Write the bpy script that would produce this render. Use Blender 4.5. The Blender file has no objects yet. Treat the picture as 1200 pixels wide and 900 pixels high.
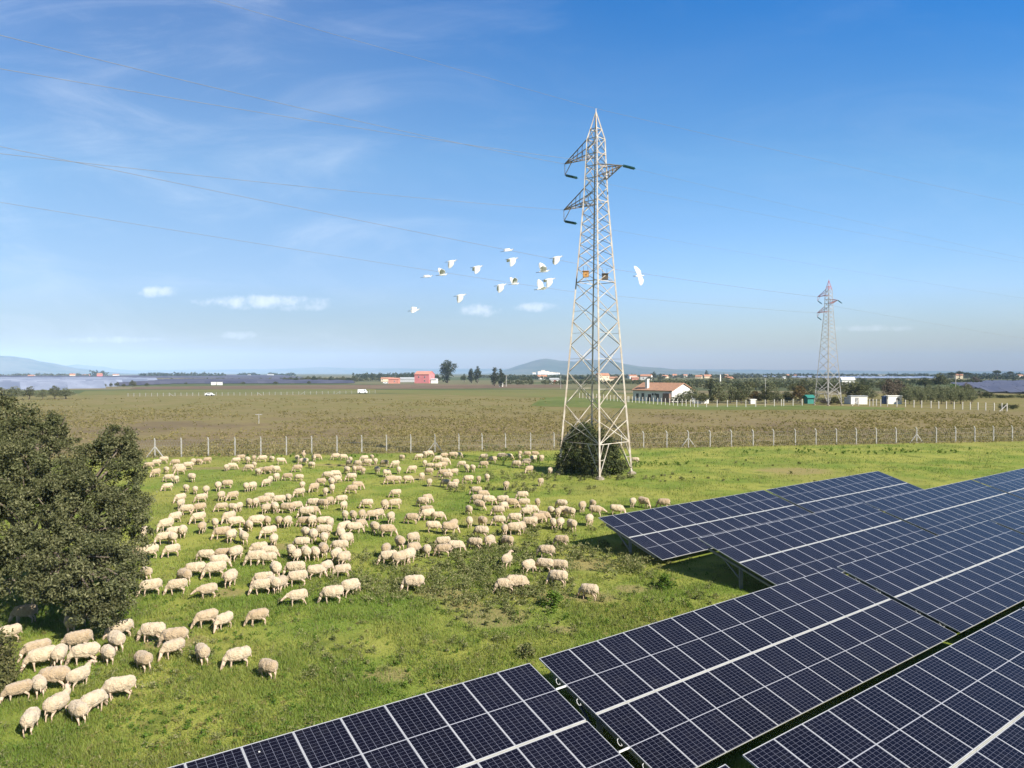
import bpy, bmesh, math, random
import numpy as np
from mathutils import Vector, Matrix, Euler, noise as mnoise
random.seed(7)
R = math.radians
S = bpy.context.scene
COL = S.collection

# ------------------------------------------------------------------ camera model
CAM_H = 9.3
F = 833.0
PITCH = math.atan(13 / F)
CP, SP = math.cos(PITCH), math.sin(PITCH)

def ray(px, py):
    x, y = (px - 600) / F, (450 - py) / F
    return Vector((x, CP + y * SP, -SP + y * CP))

def gnd(px, py, h=0.0):
    d = ray(px, py)
    t = (h - CAM_H) / d.z
    return Vector((d.x * t, d.y * t, h))

def at(px, py, Y):
    d = ray(px, py)
    t = Y / d.y
    return Vector((d.x * t, Y, CAM_H + d.z * t))

def proj(p):
    x, y, z = p[0], p[1], p[2] - CAM_H
    f = y * CP - z * SP
    u = y * SP + z * CP
    return 600 + F * x / f, 450 - F * u / f

cam = bpy.data.objects.new('camera', bpy.data.cameras.new('camera'))
COL.objects.link(cam)
cam.location = (0, 0, CAM_H)
cam.rotation_euler = (R(90) - PITCH, 0, 0)
cam.data.sensor_width = 36
cam.data.lens = 36 * F / 1200
cam.data.clip_start = 0.1
cam.data.clip_end = 40000
S.camera = cam

# ------------------------------------------------------------------ light
SUN_EL = R(37.5)
SUN_H = Vector((0.70, -0.714, 0)).normalized()
sl = bpy.data.lights.new('sun', 'SUN')
sl.energy = 4.9
sl.angle = R(0.5)
sl.color = (1.0, 0.94, 0.84)
sun = bpy.data.objects.new('sun', sl)
COL.objects.link(sun)
sdir = Vector((SUN_H.x * math.cos(SUN_EL), SUN_H.y * math.cos(SUN_EL), math.sin(SUN_EL)))
sun.rotation_euler = sdir.to_track_quat('Z', 'Y').to_euler()

# ------------------------------------------------------------------ node helper
class NT:
    def __init__(self, tree):
        self.t = tree
        tree.nodes.clear()
    def n(self, kind, ins=None, **kw):
        nd = self.t.nodes.new(kind)
        for k, v in kw.items():
            setattr(nd, k, v)
        for k, v in (ins or {}).items():
            sock = nd.inputs[k]
            if isinstance(v, bpy.types.NodeSocket):
                self.t.links.new(v, sock)
            else:
                sock.default_value = v
        return nd
    def m(self, op, a, b=0.0, c=None, clamp=False):
        ins = {0: a, 1: b}
        if c is not None:
            ins[2] = c
        return self.n('ShaderNodeMath', ins, operation=op, use_clamp=clamp).outputs[0]
    def mix(self, f, a, b, blend='MIX'):
        nd = self.t.nodes.new('ShaderNodeMix')
        nd.data_type = 'RGBA'
        nd.blend_type = blend
        nd.clamp_factor = True
        for idx, v in ((0, f), (6, a), (7, b)):
            if isinstance(v, bpy.types.NodeSocket):
                self.t.links.new(v, nd.inputs[idx])
            else:
                if idx and len(v) == 3:
                    v = (*v, 1)
                nd.inputs[idx].default_value = v
        return nd.outputs[2]
    def noise(self, vec, scale, detail=3, rough=0.55, dist=0.0, dim='3D'):
        nd = self.n('ShaderNodeTexNoise', {'Scale': scale, 'Detail': detail, 'Roughness': rough, 'Distortion': dist}, noise_dimensions=dim)
        if vec is not None:
            self.t.links.new(vec, nd.inputs['Vector'])
        return nd.outputs[0]
    def ramp(self, f, stops, interp='LINEAR'):
        nd = self.t.nodes.new('ShaderNodeValToRGB')
        nd.color_ramp.interpolation = interp
        el = nd.color_ramp.elements
        while len(el) < len(stops):
            el.new(0.5)
        for e, (p, c) in zip(el, stops):
            e.position = p
            e.color = (*c, 1) if len(c) == 3 else c
        self.t.links.new(f, nd.inputs[0])
        return nd.outputs[0]
    def smooth(self, v, a, b):
        nd = self.n('ShaderNodeMapRange', {0: v, 1: a, 2: b, 3: 0.0, 4: 1.0}, interpolation_type='SMOOTHSTEP')
        return nd.outputs[0]

def new_mat(name):
    m = bpy.data.materials.new(name)
    m.use_nodes = True
    return m, NT(m.node_tree)

def out(nt, shader):
    o = nt.n('ShaderNodeOutputMaterial')
    nt.t.links.new(shader, o.inputs['Surface'])

def mat(name, c1, c2=None, scale=4.0, rough=0.8, metal=0.0, bump=0.0, bscale=None, spec=0.4, coat=0.0):
    m, nt = new_mat(name)
    tc = nt.n('ShaderNodeTexCoord').outputs['Object']
    c2 = c2 or tuple(x * 0.8 for x in c1)
    f = nt.noise(tc, scale, 4, 0.6)
    f = nt.smooth(f, 0.35, 0.68)
    col = nt.mix(f, c1, c2)
    p = nt.n('ShaderNodeBsdfPrincipled', {'Base Color': col, 'Roughness': rough, 'Metallic': metal, 'Specular IOR Level': spec, 'Coat Weight': coat})
    if bump:
        b = nt.n('ShaderNodeBump', {'Height': nt.noise(tc, bscale or scale * 4, 3), 'Strength': bump, 'Distance': 0.05})
        nt.t.links.new(b.outputs[0], p.inputs['Normal'])
    out(nt, p.outputs[0])
    return m

def leaf_mat(name, c1, c2, c3=None, transl=0.25):
    m, nt = new_mat(name)
    g = nt.n('ShaderNodeNewGeometry')
    rnd = g.outputs['Random Per Island']
    col = nt.ramp(rnd, [(0.0, c1), (0.6, c2), (1.0, c3 or c2)])
    big = nt.noise(g.outputs['Position'], 0.9, 2)
    col = nt.mix(nt.smooth(big, 0.35, 0.7), col, nt.mix(1.0, col, (0.72, 0.78, 0.7), 'MULTIPLY'))
    p = nt.n('ShaderNodeBsdfPrincipled', {'Base Color': col, 'Roughness': 0.65, 'Specular IOR Level': 0.15})
    tr = nt.n('ShaderNodeBsdfTranslucent', {'Color': nt.mix(1.0, col, (1.0, 1.1, 0.6), 'MULTIPLY')})
    ms = nt.n('ShaderNodeMixShader', {0: transl, 1: p.outputs[0], 2: tr.outputs[0]})
    out(nt, ms.outputs[0])
    return m

# ------------------------------------------------------------------ world
W = bpy.data.worlds.new('World')
S.world = W
W.use_nodes = True
nt = NT(W.node_tree)
sky = nt.n('ShaderNodeTexSky', sky_type='NISHITA', sun_disc=False, sun_elevation=SUN_EL,
           sun_rotation=math.atan2(SUN_H.x, SUN_H.y), altitude=20, air_density=1.0, dust_density=0.6, ozone_density=1.6)
gen = nt.n('ShaderNodeTexCoord').outputs['Generated']
sep = nt.n('ShaderNodeSeparateXYZ', {0: gen})
dx, dy, dz = sep.outputs
az = nt.m('DIVIDE', dx, nt.m('MAXIMUM', dy, 0.05))          # tan(azimuth) in front of the lens
el = nt.m('DIVIDE', dz, nt.m('MAXIMUM', dy, 0.05))
pv = nt.n('ShaderNodeCombineXYZ', {0: az, 1: el, 2: 0.0}).outputs[0]
# cirrus streaks: stretched noise, denser to the left
mp = nt.n('ShaderNodeMapping', {'Vector': pv, 'Rotation': (0, 0, R(14)), 'Scale': (1.3, 5.0, 1.0), 'Location': (0.35, 0.1, 0)}).outputs[0]
n1 = nt.noise(mp, 2.1, 7, 0.62, 0.9)
mp2 = nt.n('ShaderNodeMapping', {'Vector': pv, 'Rotation': (0, 0, R(-38)), 'Scale': (1.0, 3.2, 1.0), 'Location': (1.7, 0.6, 0)}).outputs[0]
n2 = nt.noise(mp2, 2.4, 8, 0.64, 1.2)
left = nt.smooth(az, 0.22, -0.5)
low = nt.smooth(el, 0.55, 0.16)
cir = nt.m('MULTIPLY', nt.smooth(n1, 0.44, 0.92), nt.m('ADD', nt.m('MULTIPLY', left, 0.30), 0.05))
cir2 = nt.m('MULTIPLY', nt.smooth(n2, 0.46, 0.95), nt.m('ADD', nt.m('MULTIPLY', left, 0.24), 0.09))
veil = nt.m('MULTIPLY', left, nt.m('MULTIPLY', nt.smooth(el, 0.0, 0.2), 0.10))
cirrus = nt.m('ADD', nt.m('ADD', cir, cir2), veil, clamp=True)
# small cumulus near the horizon
cn = nt.noise(pv, 46.0, 6, 0.62)
cum = None
for (cx, cy, wx, wy) in ((310, 354, 74, 9), (186, 342, 26, 7), (558, 363, 27, 8), (625, 360, 27, 6), (280, 393, 24, 5), (352, 360, 40, 5), (130, 398, 60, 4),
                          (1015, 385, 60, 4)):
    a0, e0 = (cx - 600) / F, (437 - cy) / F
    ux = nt.m('DIVIDE', nt.m('SUBTRACT', az, a0), wx / F)
    uy = nt.m('DIVIDE', nt.m('SUBTRACT', el, e0), wy / F)
    r2 = nt.m('ADD', nt.m('MULTIPLY', ux, ux), nt.m('MULTIPLY', uy, uy))
    v = nt.m('SUBTRACT', nt.m('ADD', nt.m('MULTIPLY', cn, 4.2), -1.65), r2)
    v = nt.m('MULTIPLY', nt.smooth(v, -0.8, 1.3), 0.72 if wy > 5.5 else 0.38)
    cum = v if cum is None else nt.m('MAXIMUM', cum, v)
skyc = sky.outputs[0]
SKY_WHITE = (7.0, 7.4, 8.0)
tint = nt.ramp(nt.m('MULTIPLY', el, 1.6), [(0.0, (0.250, 0.176, 0.118)), (0.06, (0.280, 0.255, 0.235)), (0.20, (0.345, 0.400, 0.500)), (0.47, (0.312, 0.500, 0.622)), (0.84, (0.082, 0.388, 0.675)), (1.0, (0.072, 0.19, 0.33))], 'LINEAR')
side = nt.m('SUBTRACT', 1.0, nt.m('MULTIPLY', nt.smooth(az, 0.45, -0.65), 0.32))
boost = nt.m('MULTIPLY', nt.smooth(az, -0.25, 0.45), nt.smooth(el, 0.34, 0.02))
side = nt.m('ADD', side, nt.m('MULTIPLY', boost, 0.38))
tint = nt.mix(1.0, tint, nt.n('ShaderNodeCombineXYZ', {0: side, 1: side, 2: side}).outputs[0], 'MULTIPLY')
skyc = nt.mix(1.0, skyc, tint, 'MULTIPLY')
skyc = nt.mix(1.0, skyc, (2.0, 2.0, 2.0), 'MULTIPLY')
c = nt.mix(nt.m('MULTIPLY', cirrus, 0.85), skyc, SKY_WHITE)
c = nt.mix(cum, c, SKY_WHITE)
bg = nt.n('ShaderNodeBackground', {'Color': c, 'Strength': 0.08})
o = nt.n('ShaderNodeOutputWorld')
nt.t.links.new(bg.outputs[0], o.inputs['Surface'])

S.view_settings.view_transform = 'Standard'
S.view_settings.look = 'None'
S.view_settings.gamma = 1
S.view_settings.use_curve_mapping = False
S.view_settings.exposure = 0.95
S.render.engine = 'CYCLES'
S.cycles.max_bounces = 6
S.cycles.transparent_max_bounces = 8
S.cycles.volume_bounces = 1
S.cycles.use_denoising = True
S.cycles.sample_clamp_indirect = 4.0

# ------------------------------------------------------------------ object helpers
def tag(o, label=None, cat=None, group=None, kind=None):
    if label: o['label'] = label
    if cat: o['category'] = cat
    if group: o['group'] = group
    if kind: o['kind'] = kind
    return o

def empty(name, loc, label, cat, group=None, rz=0.0):
    o = bpy.data.objects.new(name, None)
    COL.objects.link(o)
    o.location = loc
    o.rotation_euler = (0, 0, rz)
    o.empty_display_size = 0.2
    return tag(o, label, cat, group)

def link(name, me, parent=None, loc=None):
    o = bpy.data.objects.new(name, me)
    COL.objects.link(o)
    if parent is not None:
        o.parent = parent
    if loc is not None:
        o.location = loc
    return o

def clone(o, parent=None):
    c = o.copy()
    COL.objects.link(c)
    c.parent = parent
    for ch in list(o.children):
        clone(ch, c)
    return c

def np_mesh(name, verts, faces_flat, nper, mats, smooth=False, midx=None):
    me = bpy.data.meshes.new(name)
    nv = len(verts)
    nf = len(faces_flat) // nper
    me.vertices.add(nv)
    me.vertices.foreach_set('co', np.asarray(verts, np.float32).ravel())
    me.loops.add(nf * nper)
    me.loops.foreach_set('vertex_index', np.asarray(faces_flat, np.int32))
    me.polygons.add(nf)
    me.polygons.foreach_set('loop_start', np.arange(0, nf * nper, nper, dtype=np.int32))
    if midx is not None:
        me.polygons.foreach_set('material_index', midx.astype(np.int32))
    if smooth:
        me.polygons.foreach_set('use_smooth', np.ones(nf, bool))
    for m in (mats if isinstance(mats, (list, tuple)) else [mats]):
        me.materials.append(m)
    me.update(calc_edges=True)
    return me

class MB:
    def __init__(self):
        self.v, self.f, self.mi = [], [], []
    def add(self, vs, fs, mi=0):
        k = len(self.v)
        self.v += [tuple(v) for v in vs]
        self.f += [tuple(k + i for i in f) for f in fs]
        self.mi += [mi] * len(fs)
    def box(self, c, s, mi=0, M=None):
        x, y, z = c
        a, b, d = s[0] / 2, s[1] / 2, s[2] / 2
        vs = [Vector((x + i * a, y + j * b, z + k * d)) for i in (-1, 1) for j in (-1, 1) for k in (-1, 1)]
        if M is not None:
            vs = [M @ v for v in vs]
        self.add(vs, [(0, 1, 3, 2), (4, 6, 7, 5), (0, 4, 5, 1), (2, 3, 7, 6), (0, 2, 6, 4), (1, 5, 7, 3)], mi)
    def bar(self, p, q, w, h=None, mi=0, n=4, w2=None):
        p, q = Vector(p), Vector(q)
        d = (q - p)
        if d.length < 1e-6:
            return
        d.normalize()
        up = Vector((0, 0, 1)) if abs(d.z) < 0.95 else Vector((1, 0, 0))
        a = d.cross(up).normalized()
        b = a.cross(d)
        h = h or w
        k = 1.0 if w2 is None else w2 / w
        vs = []
        for (pt, sc) in ((p, 1.0), (q, k)):
            for i in range(n):
                t = 2 * math.pi * (i + 0.5) / n
                r = 0.7071 if n == 4 else 0.5
                vs.append(pt + a * (math.cos(t) * w * r * sc) + b * (math.sin(t) * h * r * sc))
        fs = [(i, (i + 1) % n, n + (i + 1) % n, n + i) for i in range(n)]
        fs.append(tuple(range(n - 1, -1, -1)))
        fs.append(tuple(range(n, 2 * n)))
        self.add(vs, fs, mi)
    def tube(self, pts, rad, n=5, mi=0):
        pts = [Vector(p) for p in pts]
        rads = rad if isinstance(rad, (list, tuple)) else [rad] * len(pts)
        vs, fs = [], []
        for i, p in enumerate(pts):
            d = (pts[min(i + 1, len(pts) - 1)] - pts[max(i - 1, 0)]).normalized()
            up = Vector((0, 0, 1)) if abs(d.z) < 0.9 else Vector((1, 0, 0))
            a = d.cross(up).normalized()
            b = a.cross(d)
            for k in range(n):
                t = 2 * math.pi * k / n
                vs.append(p + (a * math.cos(t) + b * math.sin(t)) * rads[i])
        for i in range(len(pts) - 1):
            for k in range(n):
                fs.append((i * n + k, i * n + (k + 1) % n, (i + 1) * n + (k + 1) % n, (i + 1) * n + k))
        fs.append(tuple(range(n - 1, -1, -1)))
        e = (len(pts) - 1) * n
        fs.append(tuple(range(e, e + n)))
        self.add(vs, fs, mi)
    def mesh(self, name, mats, smooth=False):
        me = bpy.data.meshes.new(name)
        me.from_pydata(self.v, [], self.f)
        for m in (mats if isinstance(mats, (list, tuple)) else [mats]):
            me.materials.append(m)
        me.polygons.foreach_set('material_index', self.mi)
        if smooth:
            me.polygons.foreach_set('use_smooth', [True] * len(self.f))
        me.update()
        return me
    def build(self, name, mats, parent=None, loc=None, smooth=False):
        return link(name, self.mesh(name, mats, smooth), parent, loc)

def ico_into(mb, c, r, sub=2, mi=0, jit=0.0, rng=random):
    bm = bmesh.new()
    bmesh.ops.create_icosphere(bm, subdivisions=sub, radius=1.0)
    r = r if isinstance(r, (tuple, list)) else (r, r, r)
    vs = []
    for v in bm.verts:
        k = 1 + jit * (rng.random() - 0.5)
        vs.append((c[0] + v.co.x * r[0] * k, c[1] + v.co.y * r[1] * k, c[2] + v.co.z * r[2] * k))
    mb.add(vs, [tuple(l.index for l in f.verts) for f in bm.faces], mi)
    bm.free()

# value noise for scattering
def vnoise(x, y, scale, seed):
    rs = np.random.RandomState(seed)
    tab = rs.rand(256, 256)
    x = np.asarray(x) / scale + 1000
    y = np.asarray(y) / scale + 1000
    xi, yi = np.floor(x).astype(int), np.floor(y).astype(int)
    fx, fy = x - xi, y - yi
    fx, fy = fx * fx * (3 - 2 * fx), fy * fy * (3 - 2 * fy)
    g = lambda a, b: tab[a % 256, b % 256]
    return (g(xi, yi) * (1 - fx) + g(xi + 1, yi) * fx) * (1 - fy) + (g(xi, yi + 1) * (1 - fx) + g(xi + 1, yi + 1) * fx) * fy

# fence line between pasture and dry field
FA, FB = gnd(181, 536), gnd(1187, 517)
FK = (FB.y - FA.y) / (FB.x - FA.x)
def fence_y(x):
    return FA.y + FK * (x - FA.x)

# ------------------------------------------------------------------ the ground
BARE = [(205, 752, 1.1, .5), (580, 722, 1.5, .8), (545, 708, 1.0, .5), (645, 700, .9, .5), (700, 700, 1.0, .5), (690, 660, 1.5, 1.0), (455, 790, .8, .4),
        (655, 738, .6, .3), (265, 695, .8, .4), (520, 695, 1.2, .6), (330, 640, .9, .5), (610, 690, .8, .6), (500, 560, 2.5, 1.0), (930, 552, 4, 1.6), (560, 610, 1.2, .8),
        (740, 690, .7, .4), (420, 545, 5, .7), (250, 549, 6, .7)]
m_ground, nt = new_mat('ground_soil_and_grass')
pos = nt.n('ShaderNodeNewGeometry').outputs['Position']
sp = nt.n('ShaderNodeSeparateXYZ', {0: pos})
X, Y = sp.outputs[0], sp.outputs[1]
nf = nt.noise(pos, 0.55, 4, 0.6)
nm = nt.noise(pos, 0.16, 4, 0.55)
nl = nt.noise(pos, 0.05, 3, 0.5)
nff = nt.noise(pos, 9.0, 4, 0.7)
grass = nt.mix(nt.smooth(nm, 0.36, 0.62), (0.150, 0.205, 0.032), (0.270, 0.275, 0.058))
grass = nt.mix(nt.smooth(nf, 0.5, 0.72), grass, (0.110, 0.140, 0.026))
grass = nt.mix(nt.m('MULTIPLY', nt.smooth(nl, 0.5, 0.7), 0.6), grass, (0.235, 0.225, 0.060))
grass = nt.mix(nt.m('MULTIPLY', nt.smooth(nff, 0.5, 0.75), 0.45), grass, (0.20, 0.15, 0.07))
bare = None
wob = nt.m('MULTIPLY', nt.m('SUBTRACT', nf, 0.5), 3.2)
for (px, py, wx, wy) in BARE:
    p = gnd(px, py)
    ux = nt.m('DIVIDE', nt.m('SUBTRACT', X, p.x), wx)
    uy = nt.m('DIVIDE', nt.m('SUBTRACT', Y, p.y), wy * 1.6)
    r2 = nt.m('ADD', nt.m('MULTIPLY', ux, ux), nt.m('MULTIPLY', uy, uy))
    v = nt.m('SUBTRACT', 1.0, nt.m('ADD', r2, wob))
    v = nt.smooth(v, -0.3, 0.8)
    bare = v if bare is None else nt.m('MAXIMUM', bare, v)
soil = nt.mix(nt.smooth(nff, 0.35, 0.65), (0.34, 0.235, 0.135), (0.20, 0.145, 0.075))
grass = nt.mix(nt.m('MULTIPLY', bare, 0.55), grass, soil)
# dry field beyond the fence
n_d1 = nt.noise(pos, 0.10, 5, 0.6)
n_d2 = nt.noise(pos, 0.9, 4, 0.65)
dry = nt.mix(nt.smooth(n_d1, 0.36, 0.64), (0.200, 0.150, 0.078), (0.215, 0.174, 0.076))
dry = nt.mix(nt.smooth(nt.noise(pos, 0.028, 4, 0.6, 0.5), 0.5, 0.66), dry, (0.150, 0.110, 0.066))
dry = nt.mix(nt.smooth(nt.noise(pos, 0.045, 3, 0.6, 0.3), 0.52, 0.7), dry, (0.205, 0.182, 0.058))
dry = nt.mix(nt.m('MULTIPLY', nt.smooth(n_d2, 0.42, 0.7), 0.7), dry, (0.140, 0.118, 0.056))
dry = nt.mix(nt.smooth(nt.m('ADD', Y, nt.m('MULTIPLY', nl, 60.0)), 150.0, 230.0), dry, nt.mix(nt.smooth(n_d1, 0.4, 0.6), (0.165, 0.150, 0.050), (0.20, 0.165, 0.070)))
sgn = nt.m('SUBTRACT', Y, nt.m('ADD', nt.m('MULTIPLY', X, FK), FA.y - FK * FA.x))
sgn = nt.m('ADD', sgn, nt.m('MULTIPLY', nt.m('SUBTRACT', nf, 0.5), 5.0))
gcol = nt.mix(nt.smooth(sgn, -1.2, 0.6), grass, dry)
# farmland further out: parcels
mpv = nt.n('ShaderNodeMapping', {'Vector': pos, 'Rotation': (0, 0, R(27)), 'Scale': (0.0042, 0.0075, 1)}).outputs[0]
vor = nt.n('ShaderNodeTexVoronoi', {'Vector': mpv, 'Scale': 1.0, 'Randomness': 0.8}, voronoi_dimensions='2D').outputs['Color']
vs_ = nt.n('ShaderNodeSeparateColor', {0: vor}).outputs[0]
farm = nt.ramp(vs_, [(0.0, (0.085, 0.105, 0.040)), (0.3, (0.15, 0.14, 0.07)), (0.55, (0.08, 0.09, 0.04)), (0.8, (0.19, 0.16, 0.09)), (1.0, (0.11, 0.13, 0.05))], 'CONSTANT')
gcol = nt.mix(nt.smooth(Y, 300.0, 330.0), gcol, farm)
p = nt.n('ShaderNodeBsdfPrincipled', {'Base Color': gcol, 'Roughness': 0.95, 'Specular IOR Level': 0.1})
bh = nt.m('ADD', nt.m('MULTIPLY', nff, 0.5), nf)
b = nt.n('ShaderNodeBump', {'Height': bh, 'Strength': 0.9, 'Distance': 0.12})
nt.t.links.new(b.outputs[0], p.inputs['Normal'])
out(nt, p.outputs[0])
mb = MB()
mb.add([(-9500, -60, 0), (9500, -60, 0), (9500, 11000, 0), (-9500, 11000, 0)], [(0, 1, 2, 3)])
tag(mb.build('ground', m_ground), kind='structure')

def sheet(name, pts_px, m, z=0.03):
    mb = MB()
    vs = []
    n = len(pts_px)
    for (px, py) in pts_px:
        q = gnd(px, py)
        vs.append((q.x, q.y, z))
    mb.add(vs, [tuple(range(n))])
    return tag(mb.build(name, m), kind='structure')

def field_mat(name, c1, c2, scale):
    m, nt = new_mat(name)
    pos = nt.n('ShaderNodeNewGeometry').outputs['Position']
    f = nt.smooth(nt.noise(pos, scale, 5, 0.65), 0.35, 0.65)
    f2 = nt.smooth(nt.noise(pos, scale * 0.12, 3, 0.5), 0.4, 0.65)
    col = nt.mix(f, c1, c2)
    col = nt.mix(nt.m('MULTIPLY', f2, 0.5), col, tuple(x * 0.75 for x in c1))
    out(nt, nt.n('ShaderNodeBsdfPrincipled', {'Base Color': col, 'Roughness': 0.95, 'Specular IOR Level': 0.05}).outputs[0])
    return m
fm_green = field_mat('far_green_field', (0.105, 0.140, 0.036), (0.165, 0.175, 0.060), 0.3)
fm_olive = field_mat('far_olive_field', (0.135, 0.135, 0.050), (0.165, 0.145, 0.065), 0.12)
fm_brown = field_mat('far_ploughed_field', (0.150, 0.105, 0.070), (0.19, 0.14, 0.09), 0.12)
fm_ochre = field_mat('far_stubble_field', (0.42, 0.28, 0.13), (0.48, 0.33, 0.17), 0.05)
fm_mead = field_mat('far_meadow', (0.150, 0.165, 0.055), (0.175, 0.150, 0.060), 0.15)
sheet('field', [(90, 463), (445, 461), (440, 456), (250, 456.5), (100, 458)], fm_mead)
sheet('field', [(150, 456.4), (540, 455.5), (660, 454), (660, 451), (480, 450.5), (330, 451.5), (160, 453.5)], fm_brown, 0.05)
sheet('field', [(440, 460.5), (640, 466), (720, 463), (720, 458), (640, 456.5), (520, 457), (440, 457)], fm_mead, 0.05)
sheet('field', [(620, 476), (730, 478.6), (830, 480.5), (1030, 480), (1060, 480.5), (1060, 478), (940, 475), (830, 475.5), (735, 468.5), (640, 464)], fm_green, 0.04)
sheet('field', [(195, 446), (272, 445.4), (272, 443.8), (190, 444.2)], fm_ochre, 0.04)
sheet('field', [(1150, 466), (1290, 466), (1290, 463.6), (1150, 463.6)], fm_mead, 0.04)

# ------------------------------------------------------------------ hills
def hill(name, pts, dist, depth, m):
    """ridge given as pixel outline at a distance; a real range with front and back slopes"""
    mb = MB()
    cols = []
    xs = [p[0] for p in pts]
    ys = [p[1] for p in pts]
    n = 90
    nr = 9
    for i in range(n + 1):
        px = xs[0] + (xs[-1] - xs[0]) * i / n
        py = float(np.interp(px, xs, ys)) 
        top = at(px, py + 0.5 * mnoise.noise(Vector((px * 0.09, dist * 0.01, 0))), dist)
        col = []
        for j in range(nr):
            t = j / (nr - 1) * 2 - 1
            prof = (0.5 + 0.5 * math.cos(t * math.pi)) ** 0.9
            yy = dist + t * depth
            k = yy / dist
            zz = max(top.z, 0) * prof * (1 + 0.22 * mnoise.noise(Vector((px * 0.05, yy * 0.0018, 3))) * (1 if 0.05 < abs(t) < 0.99 else 0))
            col.append((top.x * (0.6 + 0.4 * k) if False else top.x, yy, zz - 0.5 * (abs(t) > 0.99)))
        cols.append(col)
    vs = [v for c in cols for v in c]
    fs = [(i * nr + j, (i + 1) * nr + j, (i + 1) * nr + j + 1, i * nr + j + 1) for i in range(n) for j in range(nr - 1)]
    mb.add(vs, fs)
    return tag(mb.build(name, m, smooth=True), kind='structure')
m_hill = field_mat('wooded_hillside', (0.060, 0.075, 0.035), (0.13, 0.12, 0.07), 0.004)
hill('hill', [(565, 439), (590, 434), (612, 427), (628, 422), (640, 420), (655, 422.5), (672, 423.5), (690, 421.5), (706, 422), (722, 424), (740, 428), (770, 431.5), (800, 433.5), (840, 435.5), (890, 438.5)], 6800, 1100, m_hill)
hill('hill', [(-150, 432), (-60, 424), (-15, 419.5), (10, 417), (25, 419), (45, 424.5), (62, 429), (80, 432), (105, 436), (130, 439)], 6200, 1000, m_hill)
hill('hill', [(30, 438), (60, 430.5), (90, 427), (120, 430), (150, 434.5), (175, 438)], 9300, 700, m_hill)
hill('hills', [(-160, 434), (40, 434.5), (160, 434), (300, 432.8), (350, 431.8), (376, 430.2), (400, 431.6), (440, 431.6), (500, 432), (560, 432), (640, 433), (720, 433), (800, 432.5), (880, 433), (960, 433.8), (1060, 435), (1200, 435), (1400, 434.5)], 9900, 700, m_hill)

# ------------------------------------------------------------------ haze
m, nt = new_mat('haze_air')
vp = nt.n('ShaderNodeVolumePrincipled', {'Color': (0.46, 0.675, 1.0, 1), 'Density': 0.00009, 'Anisotropy': -0.4})
o = nt.n('ShaderNodeOutputMaterial')
nt.t.links.new(vp.outputs[0], o.inputs['Volume'])
mb = MB()
mb.box((0, 5400, 149.5), (20000, 11400, 301))
hz = tag(mb.build('haze', m), kind='stuff')

# ------------------------------------------------------------------ leaves, trees, shrubs
def leaf_quads(P, L, Wd, rs, upbias=0.4):
    n = len(P)
    d = rs.normal(size=(n, 3))
    d /= np.linalg.norm(d, axis=1)[:, None]
    nr = rs.normal(size=(n, 3))
    nr[:, 2] += upbias * 2
    s = np.cross(d, nr)
    s /= np.linalg.norm(s, axis=1)[:, None] + 1e-9
    k = rs.uniform(0.7, 1.3, n)[:, None]
    L = np.broadcast_to(np.asarray(L, float).reshape(-1, 1), (n, 1))
    Wd = np.broadcast_to(np.asarray(Wd, float).reshape(-1, 1), (n, 1))
    V = np.stack([P - d * L * k / 2, P + s * Wd * k / 2, P + d * L * k / 2, P - s * Wd * k / 2], 1)
    return V.reshape(-1, 3), np.arange(4 * n)

def crown_points(lobes, clumps, per, cr, rs, shell=0.6, hollow=None):
    """clump centres spread through the outer volume of each lobe, leaves gaussian round each clump"""
    vol = np.array([l[3] * l[4] * l[5] if len(l) > 4 else l[3] ** 3 for l in lobes]) ** (2 / 3)
    idx = rs.choice(len(lobes), clumps, p=vol / vol.sum())
    C = []
    for i in idx:
        l = lobes[i]
        r = np.array(l[3:6] if len(l) > 4 else (l[3],) * 3)
        d = rs.normal(size=3)
        d /= np.linalg.norm(d)
        rr = shell + (1 - shell) * rs.rand() ** 0.6
        bump = 1 + 0.16 * mnoise.noise(Vector(d * 2.3 + np.array(l[:3])))
        C.append(np.array(l[:3]) + d * r * rr * bump)
    C = np.array(C)
    per_n = rs.poisson(per, clumps)
    P = np.repeat(C, per_n, axis=0)
    rad = np.repeat(cr * rs.uniform(0.6, 1.35, clumps), per_n)
    P = P + rs.normal(size=P.shape) * rad[:, None] * np.array([0.5, 0.5, 0.42])
    return P

def crown_mesh(name, lobes, clumps, per, cr, leaf, m, seed, shell=0.6, zmin=0.05, upbias=0.4):
    rs = np.random.RandomState(seed)
    P = crown_points(lobes, clumps, per, cr, rs, shell)
    P = P[P[:, 2] > zmin]
    V, Fc = leaf_quads(P, leaf[0], leaf[1], rs, upbias)
    return np_mesh(name, V, Fc, 4, m)

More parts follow.
